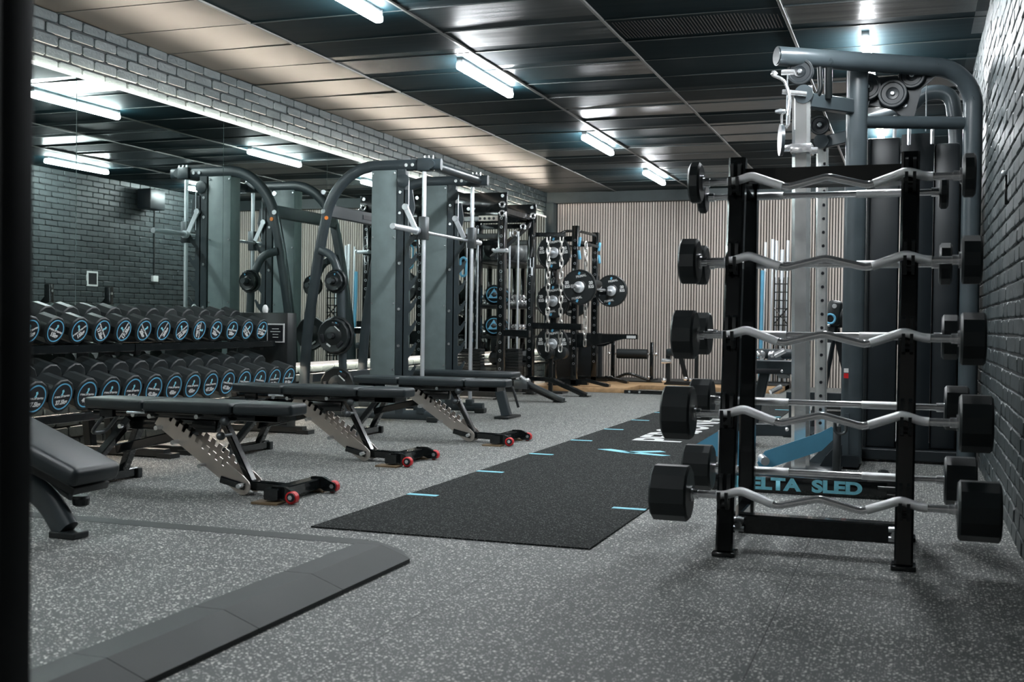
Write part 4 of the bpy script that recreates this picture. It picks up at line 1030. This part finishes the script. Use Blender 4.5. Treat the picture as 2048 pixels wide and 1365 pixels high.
for y in (14.32, 15.32):
    b = MB().bb(-4.10, -3.98, y-0.03, y+0.03, 1.27, 1.31).bb(-4.10, -4.08, y-0.035, y+0.035, 1.25, 1.42).bb(-3.99, -3.975, y-0.03, y+0.03, 1.27, 1.37)
    part('bar_hook', b, 'black', hr)
    part('blue_hook', MB().box((-4.085, y-0.02, 1.93), (0.03, 0.05, 0.12), rot=(0, 0.15, 0), bev=0.01).box((-4.085, y-0.02, 1.76), (0.03, 0.05, 0.12), rot=(0, -0.15, 0), bev=0.01), 'blue', hr, label='bright blue hook pads')
    la = 0.80 if y < 15 else 0.55
    part('spotter_arm', MB().prism([(0, -0.10), (0.10, -0.10), (la-0.18, 0.02), (la, 0.02), (la, 0.075), (0, 0.075)], (-4.10, y-0.03, 0.66), (1, 0, 0), (0, 0, 1), (0, 0.06, 0)), 'black', hr)
    part('arm_end', MB().bb(la-4.24, la-4.12, y-0.034, y-0.030, 0.69, 0.725), 'white', hr)
    pieces('plate_peg', MB().cyl((-4.42, y-0.03, 1.79), (-4.42, y-0.34, 1.79), 0.025).cyl((-4.42, y-0.03, 1.16), (-4.42, y-0.34, 1.16), 0.025).cyl((-4.42, y-0.03, 0.60), (-4.42, y-0.34, 0.60), 0.025), 'steel', hr)
def bumper(loc, r, t, lab, grp, num='20'):
    o = empty('bumper_plate', lab, 'weight plate', loc, group=grp)
    part('disc', MB().lathe((0, 0, 0), (0, -1, 0), [(0, r*0.3), (0.001, r-0.008), (0.008, r), (t-0.008, r), (t, r-0.01), (t, r*0.94), (t-0.006, r*0.90), (t-0.006, r*0.42), (t+0.002, r*0.36), (t+0.002, 0.03)], n=40), 'rubber', o, local=True)
    part('hub', MB().lathe((0, -t-0.001, 0), (0, -1, 0), [(0, r*0.33), (0.003, r*0.31), (0.003, 0.03)], n=28), 'steel', o, local=True)
    for s in (-1, 1):
        part('logo', MB().box((s*r*0.05-0.01, -t+0.004, s*r*0.78), (0.025, 0.004, 0.035), rot=(0, 0.4, 0)), 'ring', o, local=True)
        q = text_mesh('PRIMAL', 0.042, 0.001); q.transform(frame_m((s*r*0.12, -t+0.0045, s*r*0.62), (1, 0, 0.2), (-0.2, 0, 1))); q.materials.clear(); q.materials.append(M['white']); part('lettering', q, None, o)
        q = text_mesh(num + '\nKG', 0.050, 0.003); q.transform(frame_m((s*r*0.70, -t+0.0045, 0.03), (1, 0, 0.1), (-0.1, 0, 1))); q.materials.clear(); q.materials.append(M['white']); part('weight_lettering', q, None, o)
    return o
bumper((-4.00, 14.06, 1.335), 0.225, 0.06, 'black bumper plate loaded on the near end of the racked barbell', 'bumper plates on the racked barbell')
bumper((-4.00, 15.70, 1.335), 0.225, 0.06, 'black bumper plate loaded on the far end of the racked barbell', 'bumper plates on the racked barbell')
o = empty('olympic_barbell', 'long steel barbell resting across the half rack', 'barbell', (-4.00, 14.8, 1.335))
part('shaft', MB().cyl((-4.00, 14.05, 1.335), (-4.00, 15.62, 1.335), 0.014, n=14), 'steel', o)
part('sleeve', MB().cyl((-4.00, 13.70, 1.335), (-4.00, 14.10, 1.335), 0.025, n=18), 'chrome', o)
part('sleeve', MB().cyl((-4.00, 15.58, 1.335), (-4.00, 15.98, 1.335), 0.025, n=18), 'chrome', o)
part('cover', MB().cyl((-4.00, 14.08, 1.40), (-4.00, 14.95, 1.40), 0.055, n=18), 'rubber', o, label='thick dark roll pad')
g = 'bumper plates stored behind the chains'
for y, z, r, lab in ((14.29, 1.79, 0.225, 'large black bumper plate on the top storage peg behind the chains'), (14.29, 1.16, 0.225, 'black bumper plate on the middle storage peg behind the chains'), (14.29, 0.60, 0.225, 'black bumper plate low behind the chains beside the roller pads'),
                     (15.29, 1.16, 0.20, 'smaller black bumper plate stored further back on the half rack')):
    bumper((-4.42, y, z), r, 0.055, lab, g)
o = empty('roller_pads', 'pair of thick black foam roller pads low on the rack by the chains', 'roller pads', (-4.2, 13.6, 0.5))
part('pad', MB().lathe((-4.24, 13.42, 0.50), (0, 1, 0), [(0, 0.05), (0.005, 0.075), (0.14, 0.075), (0.145, 0.05)], n=20), 'rubber', o)
part('pad', MB().lathe((-4.12, 13.62, 0.50), (0, 1, 0), [(0, 0.05), (0.005, 0.075), (0.14, 0.075), (0.145, 0.05)], n=20), 'rubber', o)
part('axle', MB().cyl((-4.24, 13.38, 0.50), (-4.24, 13.8, 0.50), 0.03, n=14).rect([(-4.24, 13.62, 0.5), (-4.24, 13.62, 0.0)], 0.05, 0.05, (1, 0, 0)).bb(-4.32, -4.05, 13.5, 13.75, 0.0, 0.02), 'blacktube', o)
o = empty('equipment_box', 'black storage box with white and blue print under the barbell', 'box', (-4.5, 15.68, 0.06))
part('box', MB().bb(-4.95, -4.13, 15.62, 15.74, 0.06, 0.74, bev=0.01), 'shroud', o)
letters('lettering', 'NV', 0.11, (-4.62, 15.615, 0.62), (1, 0, 0), (0, 0, 1), 'white', o, bold=0.004, shear=0.4)
part('stripe', MB().prism([(0, 0), (0.10, 0), (0.13, 0.09), (0.03, 0.09)], (-4.50, 15.612, 0.58), (1, 0, 0), (0, 0, 1), (0, 0.004, 0)), 'blue', o)

# wooden lifting platform and low beam
o = empty('lifting_platform', 'low lifting platform with pale wooden boards by the slat wall', 'platform', (-3.2, 15.8, 0))
part('boards', MB().bb(-4.72, -1.6, 14.25 + 0.75, 16.3, 0.0, 0.058, bev=0.003), 'wood', o)
part('rubber_top', MB().bb(-4.72, -1.6, 15.75, 16.72, 0.0, 0.075, bev=0.003), 'rubber', o)
part('front_board', MB().bb(-4.72, -3.42, 14.10, 14.99, 0.0, 0.058, bev=0.003), 'wood', o)
o = empty('floor_beam', 'long low black steel beam on the floor in front of the platform', 'beam', (-2.9, 14.1, 0))
part('beam', MB().bb(-3.40, -1.9, 14.02, 14.09, 0.0, 0.045, bev=0.004), 'black', o)
part('bolts', MB().cyl((-3.33, 14.012, 0.024), (-3.33, 14.02, 0.024), 0.014, n=8).cyl((-3.20, 14.012, 0.024), (-3.20, 14.02, 0.024), 0.014, n=8), 'bolt', o)

# ball shelf along the mirror
sh = empty('storage_shelf', 'black steel shelf with balls and small dumbbells along the mirror', 'shelf', (-4.98, 14.3, 0))
b = MB()
for y in (13.42, 15.25):
    for x in (-5.17, -4.80): b.bb(x-0.025, x+0.025, y-0.025, y+0.025, 0, 1.95, bev=0.003)
pieces('upright', b, 'black', sh)
TZ = (0.34, 0.70, 1.09, 1.66)
for z in TZ: part('tier', MB().bb(-5.19, -4.78, 13.40, 15.27, z-0.03, z, bev=0.004), 'blacktube', sh)
def medball(x, y, z, r, lab):
    o = empty('medicine_ball', lab, 'ball', (x, y, z), group='medicine balls on the storage shelf')
    part('ball', MB().ball((x, y, z), r, n=24), 'rubber', o)
    b = MB()
    b.prism([(-0.55*r, -0.35*r), (0.55*r, -0.35*r), (0, 0.6*r)], (x+r*0.30, y-r*0.90, z), (1, 0.35, 0), (0, 0, 1), (0, r*0.06, 0))
    b.torus((x+r*0.25, y-r*0.72, z), (1, 0.35, 0), (0, 0, 1), r*0.72, r*0.05, n=28, m=6)
    part('blue_panel', b, 'blue', o)
medball(-4.98, 13.56, TZ[2]+0.13, 0.13, 'black medicine ball with blue triangle, upper of the two nearest')
medball(-4.98, 13.56, TZ[1]+0.13, 0.13, 'black medicine ball with blue triangle on the middle tier')
medball(-4.98, 13.86, TZ[2]+0.12, 0.12, 'black medicine ball with blue panel beside the chrome dumbbells')
medball(-4.98, 13.86, TZ[1]+0.12, 0.12, 'black medicine ball with blue panel on the middle tier, second along')
for k, (y, lab) in enumerate(((14.25, 'grey slam ball nearer the rig on the top tier'), (14.52, 'grey slam ball further along the top tier'))):
    single('slam_ball', MB().ball((-4.95, y, TZ[3]+0.13), 0.13, n=22), 'greyball', lab, 'ball', group='slam balls on the top tier', loc=(-4.95, y, TZ[3]+0.13))
single('training_bag', MB().lathe((-4.97, 13.45, TZ[3]+0.14), (0, 1, 0), [(0, 0.06), (0.03, 0.13), (0.52, 0.13), (0.55, 0.06)], n=20), 'rubber', 'long black cylindrical training bag on the top tier', 'bag', loc=(-4.97, 13.72, TZ[3]+0.14))
for tz, rows_ in ((TZ[2], 2), (TZ[1], 2)):
    for k in range(5):
        for rr in range(rows_):
            y = 14.16 + k*0.155; z = tz + 0.04 + rr*0.075; x = -4.90 - rr*0.03
            o = empty('chrome_dumbbell', 'small chrome dumbbell, %s shelf tier, %s from the rig, %s layer' % ('upper' if tz == TZ[2] else 'middle', nth[k], 'lower' if rr == 0 else 'higher'), 'dumbbell', (x, y, z), group='chrome dumbbells on the storage shelf')
            if (tz, k, rr) == (TZ[2], 0, 0):
                hme = MB().lathe((0, 0, 0), (1, 0, 0), [(0, 0.018), (0.01, 0.036), (0.04, 0.038), (0.055, 0.020)], n=14).mesh('chrome_head', 'chrome')
                gme = MB().cyl((-0.10, 0, 0), (0.01, 0, 0), 0.012, n=10).mesh('chrome_grip', 'knurl')
            h = part('head', hme, None, o); h2 = part('head', hme, None, o); h2.location = (-0.10, 0, 0); h2.rotation_euler = (0, 0, PI); part('grip', gme, None, o)
o = empty('resistance_bands', 'bright blue resistance bands hanging on the black cable rig', 'resistance bands', (-5.0, 12.12, 1.7))
part('band', MB().torus((-4.97, 12.12, 1.62), (1, 0, 0), (0, 0, 1), 0.045, 0.012, stretch=0.09), 'blue', o)
part('band', MB().torus((-4.83, 12.12, 1.50), (1, 0, 0), (0, 0, 1), 0.035, 0.014, stretch=0.07), 'blue', o)
# items low on the shelf
for y, lab in ((13.62, 'black kettlebell on the lowest tier, nearer end'), (13.95, 'black kettlebell on the lowest tier, second'), (14.28, 'black kettlebell on the lowest tier, third'), (14.6, 'black kettlebell on the lowest tier, fourth')):
    o = empty('kettlebell', lab, 'kettlebell', (-4.95, y, TZ[0]), group='kettlebells on the lowest tier')
    part('bell', MB().lathe((-4.95, y, TZ[0]), (0, 0, 1), [(0, 0.06), (0.03, 0.10), (0.09, 0.115), (0.15, 0.09), (0.18, 0.05)], n=20), 'rubber', o)
    part('handle', MB().tube(fillet([(-4.95, y-0.055, TZ[0]+0.14), (-4.95, y-0.065, TZ[0]+0.25), (-4.95, y+0.065, TZ[0]+0.25), (-4.95, y+0.055, TZ[0]+0.14)], 0.04, 5), 0.015), 'black', o)

# roller bench by the slats
o = empty('roller_stand', 'low stand with a thick black foam roller by the slat wall', 'exercise equipment', (-3.7, 15.9, 0.075))
part('roller', MB().lathe((-3.96, 15.9, 0.45), (1, 0, 0), [(0, 0.03), (0.004, 0.07), (0.44, 0.07), (0.444, 0.03)], n=22), 'rubber', o)
b = MB()
for x in (-4.02, -3.46): b.bb(x-0.025, x+0.025, 15.88, 15.92, 0.075, 0.62, bev=0.003).bb(x-0.03, x+0.03, 15.7, 16.2, 0.075, 0.10)
part('posts', b, 'black', o)
part('axle', MB().cyl((-4.07, 15.9, 0.45), (-3.41, 15.9, 0.45), 0.014, n=10).ball((-4.08, 15.9, 0.45), 0.025).ball((-3.40, 15.9, 0.45), 0.025).ball((-4.0, 15.72, 0.11), 0.03).ball((-3.46, 15.72, 0.13), 0.02), 'chrome', o)
part('handle', MB().tube(fillet([(-3.95, 15.75, 0.10), (-3.75, 15.7, 0.19), (-3.50, 15.75, 0.10)], 0.1, 6), 0.02), 'blacktube', o)
# glute roller machine
o = empty('leg_roller_machine', 'small black machine with chrome rollers between platform and barbell rack', 'exercise machine', (-3.0, 15.3, 0.06))
b = MB()
for x in (-3.10, -2.72): b.rect([(x, 15.3, 0.09), (x, 15.3, 0.46)], 0.05, 0.05, (0, 1, 0))
b.rect([(-3.15, 15.3, 0.085), (-2.66, 15.3, 0.085)], 0.05, 0.05, (0, 1, 0)).rect([(-2.95, 15.3, 0.50), (-2.85, 15.35, 0.09)], 0.05, 0.06, (0, 1, 0))
part('frame', b, 'blacktube', o)
part('pad', MB().box((-2.91, 15.3, 0.50), (0.42, 0.2, 0.10), bev=0.03), 'vinyl', o)
pieces('roller', MB().cyl((-3.18, 15.25, 0.38), (-3.05, 15.25, 0.38), 0.035, n=14).ball((-3.14, 15.22, 0.12), 0.035).ball((-2.85, 15.22, 0.15), 0.03).ball((-2.78, 15.22, 0.14), 0.025), 'chrome', o)

# standing bars at the slat wall
def wall_bar(x, h, r, m, lab, lean=0.0):
    o = empty('standing_bar', lab, 'bar', (x, 16.45, 0), group='bars standing upright at the slat wall')
    part('shaft', MB().cyl((x, 16.45, 0.06), (x+lean, 16.55, h-0.42), r*(0.95 if m == 'blue' else 0.6), n=12), m, o)
    part('sleeve', MB().cyl((x+lean, 16.55, h-0.42), (x+lean, 16.56, h), r, n=14), 'steel' if m != 'blue' else 'blue', o)
for x, h, r, m, lab in ((-2.02, 1.66, 0.028, 'blue', 'bright blue stick standing upright at the slat wall'), (-1.985, 2.06, 0.018, 'steel', 'thin steel bar standing behind the blue stick'), (-1.885, 2.10, 0.025, 'steel', 'tallest steel barbell standing at the slat wall'), (-1.83, 2.08, 0.022, 'steel', 'steel barbell standing just right of the tallest one'), (-1.75, 1.95, 0.028, 'steel', 'short thick steel barbell in the black lattice holder'), (-1.675, 2.08, 0.022, 'steel', 'steel barbell standing behind the lattice holder')):
    wall_bar(x, h, r, m, lab)
o = empty('bar_holder_stand', 'black lattice bar holder standing at the slat wall', 'bar holder', (-1.73, 16.3, 0.076))
b = MB()
for x in (-1.82, -1.765, -1.695, -1.64): b.bb(x-0.008, x+0.008, 16.30, 16.316, 0.06, 1.55)
for k in range(11): b.bb(-1.83, -1.63, 16.295, 16.31, 0.30+k*0.115, 0.315+k*0.115)
b.cyl((-1.82, 16.29, 0.9), (-1.64, 16.29, 1.12), 0.009, n=6).cyl((-1.82, 16.29, 1.12), (-1.64, 16.29, 0.9), 0.009, n=6)
b.bb(-2.08, -1.58, 16.2, 16.6, 0.076, 0.10)
part('lattice', b, 'black', o)

# machines seen through the barbell rack
o = empty('leg_machine', 'slate grey leg machine with slanted legs seen through the barbell rack', 'exercise machine', (-1.05, 8.6, 0))
b = MB().rect([(-1.30, 8.45, 0.575), (-0.78, 8.55, 0.575)], 0.09, 0.10, (0, 1, 0))
b.rect([(-1.13, 8.43, 0.53), (-1.19, 8.40, 0.40), (-1.24, 8.38, 0.03)], 0.09, 0.085, (0, 1, 0)).rect([(-1.02, 8.60, 0.53), (-1.07, 8.60, 0.30), (-1.12, 8.60, 0.03)], 0.08, 0.07, (0, 1, 0))
b.rect([(-1.20, 8.40, 0.12), (-0.70, 8.60, 0.12)], 0.08, 0.09, (0, 1, 0)).rect([(-0.72, 8.6, 0.05), (-0.72, 9.6, 0.05)], 0.09, 0.08, (1, 0, 0)).rect([(-0.95, 8.55, 0.62), (-0.95, 9.3, 0.5)], 0.09, 0.08, (1, 0, 0))
part('frame', b, 'frame', o)
part('seat_pad', MB().box((-1.05, 9.0, 0.66), (0.45, 0.35, 0.07), bev=0.025, seg=3), 'vinyl', o)
part('name_plate', MB().bb(-1.12, -0.88, 8.425, 8.432, 0.535, 0.565, bev=0.002), 'label', o)
pieces('chrome_fitting', MB().lathe((-1.03, 8.36, 0.665), (0, 1, 0), [(0, 0.02), (0.01, 0.036), (0.03, 0.036), (0.09, 0.03)], n=18).ball((-0.95, 8.4, 0.67), 0.028).cyl((-0.93, 8.4, 0.66), (-0.86, 8.4, 0.70), 0.02, n=12).cyl((-0.95, 8.35, 0.40), (-0.88, 8.4, 0.44), 0.018, n=10).ball((-1.08, 8.345, 0.13), 0.018).ball((-0.84, 8.44, 0.13), 0.015).ball((-0.88, 8.42, 0.55), 0.012), 'chrome', o)
part('blue_foot', MB().bb(-1.02, -0.78, 8.75, 8.95, 0.30, 0.315), 'blue', o)
o = empty('lever_column', 'leaning black lever column with a blue ring beside the chrome columns', 'exercise machine', (-0.65, 9.3, 0))
part('column', MB().rect([(-0.585, 9.3, 0.90), (-0.72, 9.3, 0.04)], 0.10, 0.085, (0, 1, 0), 0.02).rect([(-0.57, 9.36, 0.86), (-0.46, 9.4, 0.40), (-0.46, 9.4, 0.04)], 0.05, 0.05, (0, 1, 0)), 'shroud', o)
part('roller_head', MB().box((-0.575, 9.28, 0.98), (0.115, 0.16, 0.20), rot=(0, 0.12, 0), bev=0.035, seg=3).lathe((-0.665, 9.30, 0.95), (1, 0, 0.05), [(0, 0.06), (0.02, 0.09), (0.16, 0.09), (0.18, 0.06)], n=20), 'rubber', o)
part('blue_ring', MB().torus((-0.60, 9.19, 0.935), (1, 0, 0), (0, 0, 1), 0.036, 0.009).cyl((-0.68, 9.19, 0.975), (-0.63, 9.19, 0.955), 0.010, n=8), 'blue', o)
part('bolts', MB().cyl((-0.57, 9.185, 1.035), (-0.57, 9.20, 1.035), 0.018, n=12).ball((-0.61, 9.19, 0.885), 0.013), 'bolt', o)
part('warning_sticker', MB().prism([(0, 0), (0.055, 0), (0.095, 0.23), (0.04, 0.23)], (-0.690, 9.243, 0.52), (1, 0, 0), (0, 0, 1), (0, 0.003, 0)), 'white', o)
part('base', MB().bb(-0.95, -0.42, 9.2, 9.6, 0.0, 0.05, bev=0.01).rect([(-0.95, 9.5, 0.30), (-0.42, 9.5, 0.30)], 0.09, 0.09, (0, 1, 0)).rect([(-0.9, 9.5, 0.30), (-0.9, 9.5, 0.03)], 0.06, 0.06, (0, 1, 0)), 'frame', o)

o = empty('press_rack', 'low black barbell press rack behind the cable machine, seen in the mirror', 'rack', (-0.55, 11.85, 0))
for y in (11.3, 12.4):
    part('post', MB().bb(-0.59, -0.51, y-0.04, y+0.04, 0, 1.27, bev=0.005), 'black', o)
    part('brace', MB().rect([(-0.53, y, 1.12), (-0.12, y, 0.72)], 0.05, 0.05, (0, 1, 0)).rect([(-0.9, y, 0.04), (0.1, y, 0.04)], 0.07, 0.06, (0, 1, 0)), 'black', o)
    part('bolt', MB().cyl((-0.60, y, 1.19), (-0.592, y, 1.19), 0.016, n=10), 'bolt', o)
part('cross_beam', MB().bb(-0.58, -0.52, 11.34, 12.36, 0.28, 0.34, bev=0.004), 'black', o)
